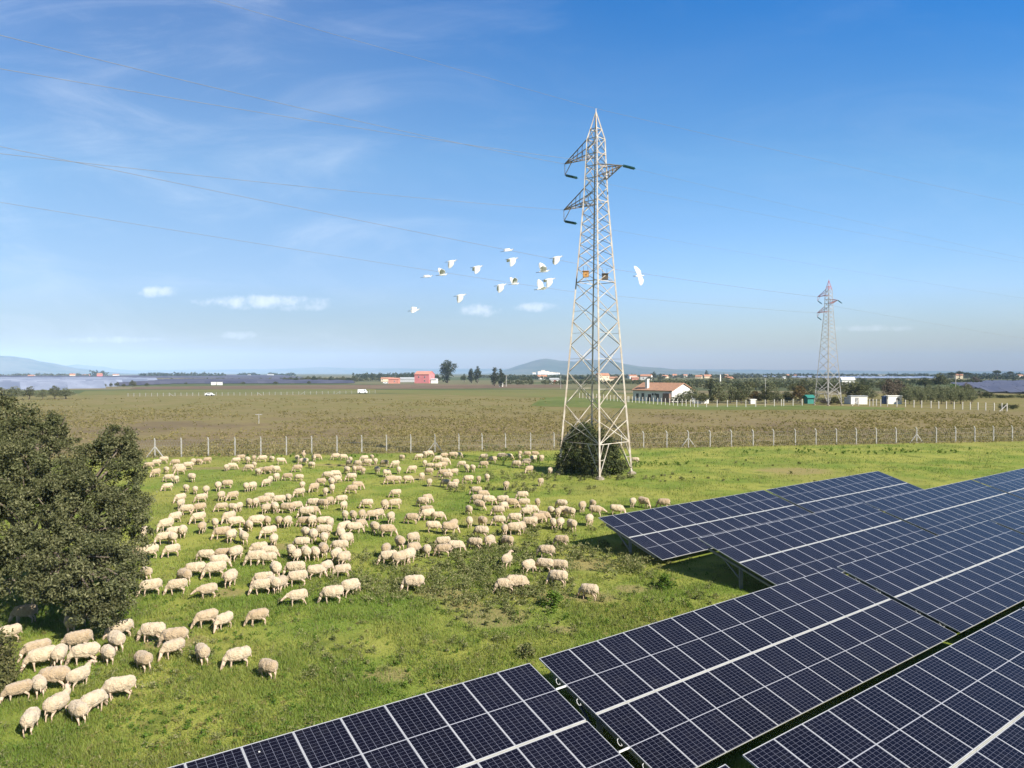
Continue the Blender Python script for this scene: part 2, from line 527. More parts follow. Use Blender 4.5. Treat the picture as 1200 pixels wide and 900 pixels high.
def limbs(mb, base, lobes, r0, rng, n=7):
    top = Vector(lobes[0][:3])
    fork = Vector((base[0], base[1], base[2])) + Vector((rng.uniform(-.1, .1), rng.uniform(-.1, .1), 1)) * max(0.25, (top.z - base[2]) * 0.35)
    mb.tube([base, (Vector(base) + fork) / 2 + Vector((rng.uniform(-.1, .1) * r0 * 3, 0, 0)), fork], [r0 * 1.25, r0, r0 * 0.8], n)
    for l in lobes:
        c = Vector(l[:3])
        mid = (fork + c) / 2 + Vector((rng.uniform(-.2, .2), rng.uniform(-.2, .2), rng.uniform(-.05, .25))) * (c - fork).length * 0.4
        mb.tube([fork, mid, c], [r0 * 0.55, r0 * 0.38, r0 * 0.15], n - 1)
        for k in range(3):
            e = c + Vector((rng.uniform(-1, 1), rng.uniform(-1, 1), rng.uniform(-.4, 1))) * (l[3] * 0.75)
            mb.tube([mid, (mid + e) / 2 + Vector((0, 0, .1 * l[3])), e], [r0 * 0.25, r0 * 0.16, r0 * 0.05], 5)

m_bark = mat('grey_brown_bark', (0.11, 0.085, 0.06), (0.20, 0.16, 0.12), 6, 0.95, bump=0.6, bscale=20)
m_leaf_olive = leaf_mat('wild_olive_leaves', (0.064, 0.069, 0.027), (0.120, 0.122, 0.052), (0.215, 0.207, 0.105), 0.2)
m_leaf_dark = leaf_mat('dark_evergreen_leaves', (0.038, 0.052, 0.020), (0.075, 0.088, 0.034), (0.13, 0.13, 0.055), 0.18)
m_leaf_light = leaf_mat('yellow_green_leaves', (0.080, 0.085, 0.030), (0.145, 0.14, 0.055), (0.20, 0.18, 0.08), 0.25)
m_leaf_grey = leaf_mat('grey_olive_leaves', (0.125, 0.135, 0.070), (0.20, 0.205, 0.11), (0.29, 0.285, 0.165), 0.2)
m_leaf_pine = leaf_mat('tall_conifer_leaves', (0.030, 0.042, 0.020), (0.055, 0.068, 0.032), (0.080, 0.088, 0.045), 0.12)
m_leaf_rust = leaf_mat('rusty_autumn_leaves', (0.14, 0.085, 0.035), (0.19, 0.12, 0.05), (0.16, 0.14, 0.05), 0.25)
m_leaf_bare = leaf_mat('bare_twigs', (0.13, 0.10, 0.075), (0.17, 0.13, 0.095), (0.20, 0.16, 0.12), 0.1)
m_leaf_weed = leaf_mat('grey_green_weeds', (0.120, 0.140, 0.040), (0.205, 0.215, 0.080), (0.33, 0.29, 0.15), 0.3)
m_leaf_fresh = leaf_mat('fresh_green_weeds', (0.085, 0.150, 0.020), (0.130, 0.205, 0.030), (0.18, 0.24, 0.05), 0.35)
m_leaf_scrub = leaf_mat('dry_scrub_leaves', (0.185, 0.152, 0.052), (0.26, 0.220, 0.080), (0.33, 0.26, 0.125), 0.3)

def L(px, py, Y, r, sq=None):
    p = at(px, py, Y)
    return (p.x, p.y, p.z, r) if sq is None else (p.x, p.y, p.z, r, r, r * sq)

def rel(lobes, o):
    return [(l[0] - o[0], l[1] - o[1], l[2] - o[2]) + tuple(l[3:]) for l in lobes]

def big_tree(name, base, lobes, label, cat, clumps, per, cr, leaf, m, seed, r0=0.22, group=None, shell=0.62):
    root = empty(name, base, label, cat, group)
    lo = rel(lobes, base)
    mb = MB()
    limbs(mb, (0, 0, -0.05), lo, r0, random.Random(seed))
    mb.build('trunk', m_bark, root, smooth=True)
    link('crown', crown_mesh('crown', lo, clumps, per, cr, leaf, m, seed, shell), root)
    return root

b = gnd(58, 702)
big_tree('wild_olive_tree', b, [L(44, 543, 31, 1.95), L(126, 552, 30, 1.45), L(134, 618, 28.0, 1.3), L(84, 604, 27.5, 1.75), L(22, 612, 27, 1.8), L(-40, 560, 30, 2.4), 
                               L(116, 676, 24.8, 1.25), L(70, 656, 25.2, 1.15), L(18, 655, 25.4, 1.2), L(-20, 668, 26, 1.1), L(138, 526, 30.5, 0.95), L(124, 716, 24.4, 0.62), L(104, 714, 24.0, 0.55), L(140, 694, 24.3, 0.6), L(84, 694, 24.2, .6), L(42, 505, 31.5, 1.2), L(148, 590, 28.8, 0.9),
                               L(146, 660, 26, .75), L(50, 690, 24.6, .55), L(66, 572, 28, 1.2), L(10, 560, 28.5, 1.5)],
         'large dark green wild olive tree with dense drooping crown shading the nearest sheep', 'tree', 1700, 82, 0.235, (0.115, 0.056), m_leaf_olive, 11, 0.28, shell=0.72)
b = gnd(-75, 655)
big_tree('wild_olive_tree', b, [L(-45, 520, 33.5, 2.3), L(-20, 492, 34, 1.25), L(-95, 540, 33, 2.6), L(-60, 590, 32, 2.2), L(2, 484, 34.5, .85)],
         'wild olive tree behind the large one, its top cut off by the left edge', 'tree', 800, 44, 0.34, (0.15, 0.075), m_leaf_olive, 12, 0.25)
b = gnd(-32, 850)
big_tree('wild_olive_shrub', b, [L(-28, 790, 20.2, 0.95), L(-10, 760, 20.6, 0.55), L(-40, 750, 20.4, 0.8), L(-60, 830, 20, 0.9), L(-12, 815, 20.0, 0.5)],
         'pale leafy shrub poking in at the lower left edge beside the flock', 'shrub', 320, 60, 0.22, (0.10, 0.05), m_leaf_light, 13, 0.1)
# bush inside the pylon's feet
b = gnd(694, 556)
big_tree('evergreen_bush', b, [L(680, 530, 65.2, 1.75), L(704, 530, 65.0, 1.55), L(683, 514, 65.6, 1.3), L(693, 543, 63.8, 1.3), L(717, 541, 64.6, 1.15), L(666, 541, 65.4, 1.05), L(701, 519, 66, 1.2), L(675, 504, 65.6, .65),
                              L(660, 546, 64.8, .7), L(727, 549, 64.8, .6), L(690, 505, 66, .5), L(712, 524, 65.4, .6), L(668, 520, 65.4, .7)],
         'dense dark evergreen bush growing between the feet of the near pylon', 'bush', 620, 52, 0.36, (0.17, 0.09), m_leaf_dark, 14, 0.12, shell=0.72)

# shared far-tree meshes (unit height 1, base at the ground)
def unit_tree(kind, seed):
    rs = random.Random(seed)
    if kind == 'round':
        lobes = [(0, 0, .58, .30), (.18, .05, .52, .24), (-.20, -.04, .5, .25), (.03, -.2, .48, .24), (0, .1, .76, .2), (-.1, .2, .5, .24), (.22, -.12, .38, .17), (-.24, .06, .36, .17)]
        lobes = [(x + rs.uniform(-.06, .06), y + rs.uniform(-.06, .06), z + rs.uniform(-.05, .05), r * rs.uniform(.85, 1.15)) for x, y, z, r in lobes]
        return lobes, 190, 14, .075, (.055, .030), .03
    if kind == 'pine':
        lobes = [(rs.uniform(-.08, .08), rs.uniform(-.08, .08), z, r * rs.uniform(.9, 1.1)) for z, r in ((.22, .17), (.38, .21), (.55, .22), (.70, .18), (.84, .12), (.93, .07))]
        lobes += [(rs.uniform(-.24, .24), rs.uniform(-.2, .2), rs.uniform(.3, .8), .11) for _ in range(7)]
        return lobes, 260, 14, .055, (.045, .022), .03
    if kind == 'slim':
        lobes = [(rs.uniform(-.05, .05), rs.uniform(-.05, .05), z, r) for z, r in ((.2, .13), (.36, .15), (.52, .15), (.68, .13), (.82, .10), (.93, .06))]
        lobes += [(dx, 0, z, .1) for dx, z in ((.17, .42), (-.17, .5), (.15, .6), (-.13, .3))]
        return lobes, 230, 14, .05, (.04, .02), .03
    if kind == 'cypress':
        lobes = [(0, 0, z, r) for z, r in ((.12, .07), (.25, .085), (.4, .09), (.55, .085), (.7, .07), (.84, .05), (.94, .03))]
        return lobes, 160, 14, .03, (.035, .016), .02
    if kind == 'umbrella':
        lobes = [(0, 0, .8, .22, .22, .13), (.22, .05, .74, .2, .2, .11), (-.24, -.05, .76, .2, .2, .12), (.05, -.2, .74, .2, .2, .11), (-.05, .2, .75, .2, .2, .11)]
        return lobes, 160, 14, .06, (.05, .026), .03
    lobes = [(rs.uniform(-.5, .5), rs.uniform(-.3, .3), rs.uniform(.25, .62), rs.uniform(.22, .38)) for _ in range(9)]
    return lobes, 200, 13, .09, (.07, .038), .02
TREE_CACHE = {}
def far_tree(name, px, base_py, top_py, wide, kind, m, label, cat='tree', group=None, Y=None, var=0):
    if Y is None:
        Y = gnd(px, base_py).y
    p = at(px, 437, Y)
    h = at(px, top_py, Y).z
    key = (kind, m.name, var)
    if key not in TREE_CACHE:
        lobes, cl, per, cr, leaf, tr = unit_tree(kind, var * 17 + len(kind))
        mb = MB()
        limbs(mb, (0, 0, -.01), lobes, tr, random.Random(var), 5)
        TREE_CACHE[key] = (crown_mesh('crown', lobes, cl, per, cr, leaf, m, var + 50, 0.45, 0.02), mb.mesh('trunk', m_bark, True), max(abs(l[0]) + l[3] for l in lobes) * 2)
    cm, tm, w0 = TREE_CACHE[key]
    root = empty(name, (p.x, Y, 0), label, cat, group, rz=random.uniform(0, 6.28) if wide is None else random.uniform(-.4, .4))
    wm = h * w0 if wide is None else wide * Y / F
    sx = wm / w0
    root.scale = (sx, sx, h)
    link('crown', cm, root)
    link('trunk', tm, root)
    return root

# ------------------------------------------------------------------ grass blades
def grass_material():
    m, nt = new_mat('grass_blades')
    g = nt.n('ShaderNodeNewGeometry')
    pos, rnd = g.outputs['Position'], g.outputs['Random Per Island']
    nf = nt.noise(pos, 0.55, 4, 0.6)
    nm = nt.noise(pos, 0.16, 4, 0.55)
    nl = nt.noise(pos, 0.05, 3, 0.5)
    c = nt.mix(nt.smooth(nm, 0.36, 0.62), (0.190, 0.285, 0.046), (0.320, 0.360, 0.080))
    c = nt.mix(nt.smooth(nf, 0.5, 0.72), c, (0.215, 0.280, 0.052))
    c = nt.mix(nt.m('MULTIPLY', nt.smooth(nl, 0.5, 0.7), 0.6), c, (0.33, 0.315, 0.085))
    c = nt.mix(nt.smooth(rnd, 0.80, 0.95), c, (0.26, 0.24, 0.10))
    c = nt.mix(nt.m('MULTIPLY', nt.smooth(rnd, 0.35, 0.0), 0.6), c, (0.115, 0.190, 0.026))
    p = nt.n('ShaderNodeBsdfPrincipled', {'Base Color': c, 'Roughness': 0.6, 'Specular IOR Level': 0.25})
    tr = nt.n('ShaderNodeBsdfTranslucent', {'Color': c})
    out(nt, nt.n('ShaderNodeMixShader', {0: 0.5, 1: p.outputs[0], 2: tr.outputs[0]}).outputs[0])
    return m
m_grass = grass_material()

def px_ground(n, x0, x1, y0, y1, rs, power=1.0):
    px = rs.uniform(x0, x1, n)
    py = y0 + (y1 - y0) * rs.rand(n) ** power
    dxx, dyy = (px - 600) / F, (450 - py) / F
    wz = -SP + dyy * CP
    wy = CP + dyy * SP
    t = -CAM_H / wz
    return dxx * t, wy * t, px, py

ED_X, ED_Y = 1.3445 / math.hypot(1.3445, 1.0002), 1.0002 / math.hypot(1.3445, 1.0002)      # direction of the solar rows
rs = np.random.RandomState(5)
x, y, px, py = px_ground(560000, -80, 1280, 522, 935, rs, 1.0)
keep = (y < fence_y(x) - 0.3)
cl = 0.55 * vnoise(x, y, 0.9, 1) + 0.45 * vnoise(x, y, 3.1, 2)
keep &= rs.rand(len(x)) < np.clip((cl - 0.22) * 2.4, 0.12, 1)
for (bx, by, wx, wy) in BARE:
    p = gnd(bx, by)
    q = ((x - p.x) / wx) ** 2 + ((y - p.y) / (wy * 1.6)) ** 2
    keep &= ~((q < 1.2) & (rs.rand(len(x)) < 0.85))
x, y, cl = x[keep], y[keep], cl[keep]
n = len(x)
dist = y
uu, vv = x * ED_X + y * ED_Y, x * ED_Y - y * ED_X
under = ((vv > -27.5) & (vv < -14.2) & (uu > 26)) | ((vv > -15.2) & (uu > -4))
h = (0.05 + 0.13 * np.clip(cl * 1.5 - 0.35, 0, 1)) * rs.uniform(0.6, 1.5, n) * (1 + np.clip((dist - 30) / 70, 0, 1) * 0.5)
w = 0.011 + 0.0007 * dist * rs.uniform(0.7, 1.3, n)
a = rs.uniform(0, 2 * np.pi, n)
h = np.where(under, h * 0.45, h)
lean = rs.uniform(0.1, 0.9, n) * h
a2 = rs.uniform(0, 2 * np.pi, n)
V = np.zeros((n, 3, 3), np.float32)
V[:, 0] = np.stack([x - np.cos(a) * w / 2, y - np.sin(a) * w / 2, np.full(n, -0.005)], 1)
V[:, 1] = np.stack([x + np.cos(a) * w / 2, y + np.sin(a) * w / 2, np.full(n, -0.005)], 1)
V[:, 2] = np.stack([x + np.cos(a2) * lean, y + np.sin(a2) * lean, h], 1)
tag(link('grass', np_mesh('grass', V.reshape(-1, 3), np.arange(3 * n), 3, m_grass)), kind='stuff')

# weeds: (px, py, spread x m, spread y m, plants, height)
def scatter_plants(name, patches, m, seed, leaves, leaf, kind='stuff'):
    rs = np.random.RandomState(seed)
    PP, LL = [], []
    for (bx, by, sx, sy, cnt, hh) in patches:
        c = gnd(bx, by)
        cx = c.x + rs.normal(size=cnt) * sx
        cy = c.y + rs.normal(size=cnt) * sy
        for i in range(cnt):
            H = hh * rs.uniform(0.5, 1.25)
            k = int(leaves * rs.uniform(0.6, 1.3))
            rr = H * 0.42
            P = rs.normal(size=(k, 3)) * np.array([rr * .6, rr * .6, 0]) + np.array([cx[i], cy[i], 0])
            P[:, 2] = H * rs.rand(k) ** 0.75
            PP.append(P)
            LL.append(np.full(k, c.y))
    P = np.concatenate(PP)
    D = np.concatenate(LL)
    f = np.clip(D / 30, 0.8, 1.6)
    V, Fc = leaf_quads(P, leaf[0] * f, leaf[1] * f, rs, 0.2)
    return tag(link(name, np_mesh(name, V, Fc, 4, m)), kind=kind)
WEED = [(500, 672, 2.2, 1.6, 110, .36), (540, 688, 1.8, 1.2, 90, .38), (575, 665, 2.0, 1.4, 90, .36), (450, 692, 1.3, .8, 55, .34), (560, 705, 1.6, 1.0, 45, .3), (415, 692, 1.2, .9, 40, .32),
        (615, 650, 2.2, 1.4, 70, .32), (600, 700, 1.3, .9, 55, .36), (655, 645, 1.6, 1.0, 45, .32), (640, 690, 1.1, .8, 30, .3), (735, 668, 1.2, .9, 40, .5), (705, 655, 1.5, 1.0, 30, .35),
        (400, 770, 1.1, .8, 22, .22), (470, 760, 1.8, 1.2, 30, .22), (380, 795, .5, .3, 10, .25), (600, 730, 1.4, .9, 30, .25), (460, 655, 1.2, .8, 25, .3), (520, 645, 1.6, 1.0, 40, .3),
        (560, 635, 1.5, 1.0, 25, .28), (640, 625, 1.6, 1.0, 25, .28), (245, 765, .9, .5, 14, .28), (170, 800, .8, .5, 10, .25), (300, 650, 1.6, 1.2, 12, .2), (330, 600, 2.5, 1.8, 16, .2),
        (590, 575, 3.0, 1.3, 40, .35), (610, 560, 2.5, 1.0, 30, .4), (575, 528, 2.5, .6, 22, .7), (715, 560, 2.0, .8, 30, .35), (830, 560, 5.0, 2.0, 9, .2), (900, 545, 6.0, 2.0, 12, .2),
        (760, 562, 3.0, 1.0, 9, .25), (800, 700, 1.6, 1.0, 22, .25), (820, 740, 1.5, .6, 16, .22), (700, 740, 1.5, .8, 16, .2)]
scatter_plants('weeds', WEED, m_leaf_weed, 21, 46, (0.105, 0.042))
FRESH = [(395, 800, 1.5, .8, 16, .16), (560, 790, 1.6, .8, 26, .18), (700, 720, 2.0, 1.0, 26, .18), (780, 720, 2.0, 1.0, 26, .2), (330, 720, 2.2, 1.2, 14, .16), (205, 700, 1.6, 1.0, 14, .18), (300, 860, 1.6, .7, 26, .16),
         (160, 855, 1.6, .7, 20, .16), (615, 540, 3.0, .7, 40, .5), (740, 545, 3, .8, 30, .4), (1000, 530, 9, 1.5, 70, .3), (420, 535, 12, .5, 50, .3)]
scatter_plants('ground_leaves', FRESH, m_leaf_fresh, 22, 26, (0.11, 0.05))

def tufts(name, n, m, seed, hmin, hmax, leaf, leaves, y1=640):
    rs = np.random.RandomState(seed)
    x, y, px, py = px_ground(n, -20, 1220, y1, 930, rs, 0.9)
    cl = vnoise(x, y, 2.6, seed)
    k = (rs.rand(n) < np.clip((cl - .35) * 3, 0.05, 1)) & ~((x * ED_Y - y * ED_X > -15.5) & (x * ED_X + y * ED_Y > -4))
    x, y = x[k], y[k]
    H = rs.uniform(hmin, hmax, len(x)) * (0.6 + 0.8 * vnoise(x, y, 1.3, seed + 1))
    cnt = leaves
    cx, cy, hh = np.repeat(x, cnt), np.repeat(y, cnt), np.repeat(H, cnt)
    m_ = len(cx)
    P = np.stack([cx + rs.normal(size=m_) * hh * .4, cy + rs.normal(size=m_) * hh * .4, hh * rs.rand(m_) ** .8], 1)
    V, Fc = leaf_quads(P, leaf[0], leaf[1], rs, -.1)
    tag(link(name, np_mesh(name, V, Fc, 4, m)), kind='stuff')
tufts('weed_tufts', 1500, m_leaf_weed, 71, .08, .26, (.085, .028), 26)
tufts('clover_tufts', 2600, m_leaf_fresh, 72, .06, .16, (.07, .035), 20)
tufts('dry_tufts', 1300, m_leaf_scrub, 73, .08, .22, (.11, .018), 18)

def low_shrub(name, px, py, h, r, m, label, seed, cat='plant'):
    b = gnd(px, py)
    root = empty(name, b, label, cat)
    lobes = [(0, 0, h * .5, r * .55), (r * .35, 0, h * .45, r * .42), (-r * .35, .1, h * .45, r * .42), (0, -r * .3, h * .4, r * .4), (.05, .1, h * .75, r * .3)]
    mb = MB()
    for i in range(7):
        t = i * 0.9
        mb.tube([(0, 0, -.02), (math.cos(t) * r * .3, math.sin(t) * r * .3, h * .45), (math.cos(t) * r * .6, math.sin(t) * r * .6, h * .8)], [.012, .009, .004], 4)
    mb.build('stem', m_bark, root)
    link('foliage', crown_mesh('foliage', lobes, 46, 16, .12, (.12, .05), m, seed, 0.35, 0.02), root)
low_shrub('weed_bush', 779, 690, .62, .62, m_leaf_fresh, 'green weed bush alone on the grass left of the panel shadow', 31)
low_shrub('weed_bush', 648, 712, .6, .6, m_leaf_fresh, 'bright green bush beside bare soil below the three sheep', 32)
low_shrub('weed_bush', 617, 770, .38, .36, m_leaf_weed, 'small dark weed bush on the grass just above the solar panel corner', 33)
low_shrub('weed_bush', 620, 698, .45, .45, m_leaf_weed, 'grey green weed at the feet of the tight sheep pair', 34)

# dry scrub field
rs = np.random.RandomState(8)
N = 42000
x, y, px, py = px_ground(N, -60, 1260, 463, 534, rs, 1.0)
k = (y > fence_y(x) + 1.2) & (y < 255) & ~((px > 640) & (py < 482))
cl = 0.55 * vnoise(x, y, 27, 4) + 0.3 * vnoise(x, y, 9, 6) + 0.15 * vnoise(x, y, 3, 10)
k &= rs.rand(N) < np.clip((cl - 0.36) * 3.0, 0.05, 0.9)
x, y = x[k], y[k]
per = 7
cx, cy = np.repeat(x, per), np.repeat(y, per)
H = np.repeat(rs.uniform(0.10, 0.44, len(x)) * (0.7 + 0.5 * vnoise(x, y, 20, 9)), per)
n = len(cx)
P = np.stack([cx + rs.normal(size=n) * H * .55, cy + rs.normal(size=n) * H * .55, H * rs.rand(n)], 1)
sc = 1 + (cy - 80) / 150
V, Fc = leaf_quads(P, 0.22 * sc, 0.11 * sc, rs, 0.3)
tag(link('dry_scrub', np_mesh('dry_scrub', V, Fc, 4, m_leaf_scrub)), kind='stuff')
# thin dry stalks along the fence foot
rs = np.random.RandomState(9)
n = 9000
x = rs.uniform(-62, 75, n)
y = fence_y(x) + rs.normal(size=n) * 1.3 + 0.9
h = rs.uniform(.15, .6, n)
P = np.stack([x, y, h * rs.rand(n)], 1)
V, Fc = leaf_quads(P, 0.3, 0.10, rs, -.1)
tag(link('dry_grass', np_mesh('dry_grass', V, Fc, 4, m_leaf_scrub)), kind='stuff')

# ------------------------------------------------------------------ fences
m_conc = mat('weathered_concrete', (0.42, 0.405, 0.375), (0.31, 0.295, 0.27), 5, 0.9)
m_concw = mat('pale_concrete', (0.60, 0.57, 0.51), (0.46, 0.43, 0.38), 5, 0.9)
m_wire = mat('galvanised_wire', (0.42, 0.42, 0.40), None, 4, 0.5, 0.6)
posts = [150, 181, 212, 243.7, 275, 305.3, 335.3, 365, 394.7, 423.8, 452.8, 481.3, 509.7, 537.8, 565, 592.5, 622, 649.5, 676, 702, 728.5, 754.5, 781.8, 807, 832.5, 857.5, 883, 907, 932.5, 956.7,
         980.7, 1004, 1027.5, 1050.7, 1074.8, 1097.8, 1120.5, 1143, 1165, 1187, 1209, 1231]
def fence_pt(px):
    # where the ray column px meets the fence line
    t = (px - 600) / F / CP
    yy = (FA.y - FK * FA.x) / (1 - FK * t * 1.0)
    return Vector((t * yy, yy, 0))
fp = [fence_pt(p) for p in posts]
root = empty('wire_fence', fp[len(fp) // 2], 'long chain link fence on concrete posts between green pasture and dry field', 'fence')
o0 = root.location.copy()
braced = {1, 12, 23, 34}
for i, p in enumerate(fp):
    mb = MB()
    q = p - o0
    bend = 0.18 if i > 20 else 0.05
    mb.bar(q + Vector((0, 0, -.1)), q + Vector((0, 0, 1.88)), .105, .105)
    mb.bar(q + Vector((0, 0, 1.86)), q + Vector((-bend, -.05, 2.12)), .095, .095)
    if i in braced:
        for s in (-1, 1):
            mb.bar(q + Vector((s * .95, 0.05 * s, -.05)), q + Vector((s * .05, 0, 1.15)), .085, .085)
    mb.build('post', m_conc, root)
mb = MB()
for i in range(len(fp) - 1):
    a, c = fp[i] - o0, fp[i + 1] - o0
    for z in (0.12, 0.7, 1.3, 1.85):
        mb.bar(a + Vector((0, -.07, z)), c + Vector((0, -.07, z)), .008)
    L_ = (c - a).length
    k = 10
    for j in range(k):
        for (z0, z1) in ((0.12, 0.98), (0.98, 1.84)):
            p0, p1 = a.lerp(c, j / k), a.lerp(c, (j + 1) / k)
            mb.bar(p0 + Vector((0, -.07, z0)), p1 + Vector((0, -.07, z1)), .005)
            mb.bar(p1 + Vector((0, -.07, z0)), p0 + Vector((0, -.07, z1)), .005)
mb.build('wire_mesh', m_wire, root)

def post_fence(name, pts, hgt, label, m, wdt=.16, struts=(), rails=True):
    """pts: (px, base py) of each post"""
    P = [gnd(px, py) for px, py in pts]
    root = empty(name, P[len(P) // 2], label, 'fence')
    o0 = root.location.copy()
    for i, p in enumerate(P):
        mb = MB()
        q = p - o0
        mb.bar(q + Vector((0, 0, -.1)), q + Vector((0, 0, hgt)), wdt, wdt)
        if i in struts:
            s = struts[i]
            mb.bar(q + Vector((s * 1.9, 0, -.1)), q + Vector((0, 0, hgt * .85)), wdt * .8, wdt * .8)
        mb.build('post', m, root)
    if rails:
        mb = MB()
        for i in range(len(P) - 1):
            for z in (.15, .6, 1.05, 1.5):
                if z < hgt:
                    mb.bar(P[i] - o0 + Vector((0, -.13, z)), P[i + 1] - o0 + Vector((0, -.13, z)), .02)
        mb.build('wire', m_wire, root)
xs1 = [679 + 4.05 * i for i in range(15)]
xs2 = [737, 741, 745, 749, 753.2, 757.2, 761.3, 765.7, 770.7, 775, 779.7, 784.7, 789, 794, 799.3, 804, 809, 813.6, 817.7, 828, 840.4, 852.4, 863.3, 874, 885.6, 896.7, 907.3, 915.7, 918.4, 929.3, 940]
xs3 = [1006, 1019, 1023, 1027, 1032, 1040, 1051, 1061, 1071, 1080, 1091, 1100, 1109, 1118, 1128, 1137, 1146, 1155, 1165, 1174, 1180]
basey = lambda x: float(np.interp(x, [679, 737, 770, 818, 880, 940, 1006, 1050, 1110, 1180], [466.5, 471.5, 474, 477.3, 477, 475.3, 475.5, 476.5, 479.3, 482]))
post_fence('post_fence', [(x, basey(x)) for x in xs1 + xs2], 1.95, 'white concrete post fence along the garden of the terracotta roofed house', m_concw)
post_fence('post_fence', [(x, basey(x)) for x in xs3], 1.95, 'white concrete post fence in front of the olive grove', m_concw, struts={0: -1, 20: -1})
xs4 = [150 + 6.9 * i for i in range(43)]
post_fence('post_fence', [(x, float(np.interp(x, [150, 300, 445], [464.6, 463.3, 460.8]))) for x in xs4], 1.35, 'distant low fence of short pale posts across the dry field', m_conc, .13,
           struts={22: 1, 30: -1, 36: -1, 7: 1})

# ------------------------------------------------------------------ pylons
m_steel = mat('cream_painted_steel', (0.56, 0.51, 0.435), (0.40, 0.325, 0.25), 1.4, 0.6, 0.0)
m_steel_d = mat('dull_galvanised_steel', (0.25, 0.20, 0.165), (0.36, 0.30, 0.25), 2.0, 0.6, 0.2)
m_steel_r = mat('red_warning_paint', (0.50, 0.11, 0.07), (0.60, 0.26, 0.20), 1.0, 0.6)
m_steel_w = mat('pale_pylon_paint', (0.46, 0.45, 0.44), (0.36, 0.325, 0.29), 0.5, 0.6)
m_insul = mat('dark_teal_glass', (0.012, 0.06, 0.065), (0.02, 0.09, 0.10), 4, 0.15, spec=0.8)
m_footing = mat('concrete_footing', (0.34, 0.29, 0.22), (0.24, 0.20, 0.15), 3, 0.95)

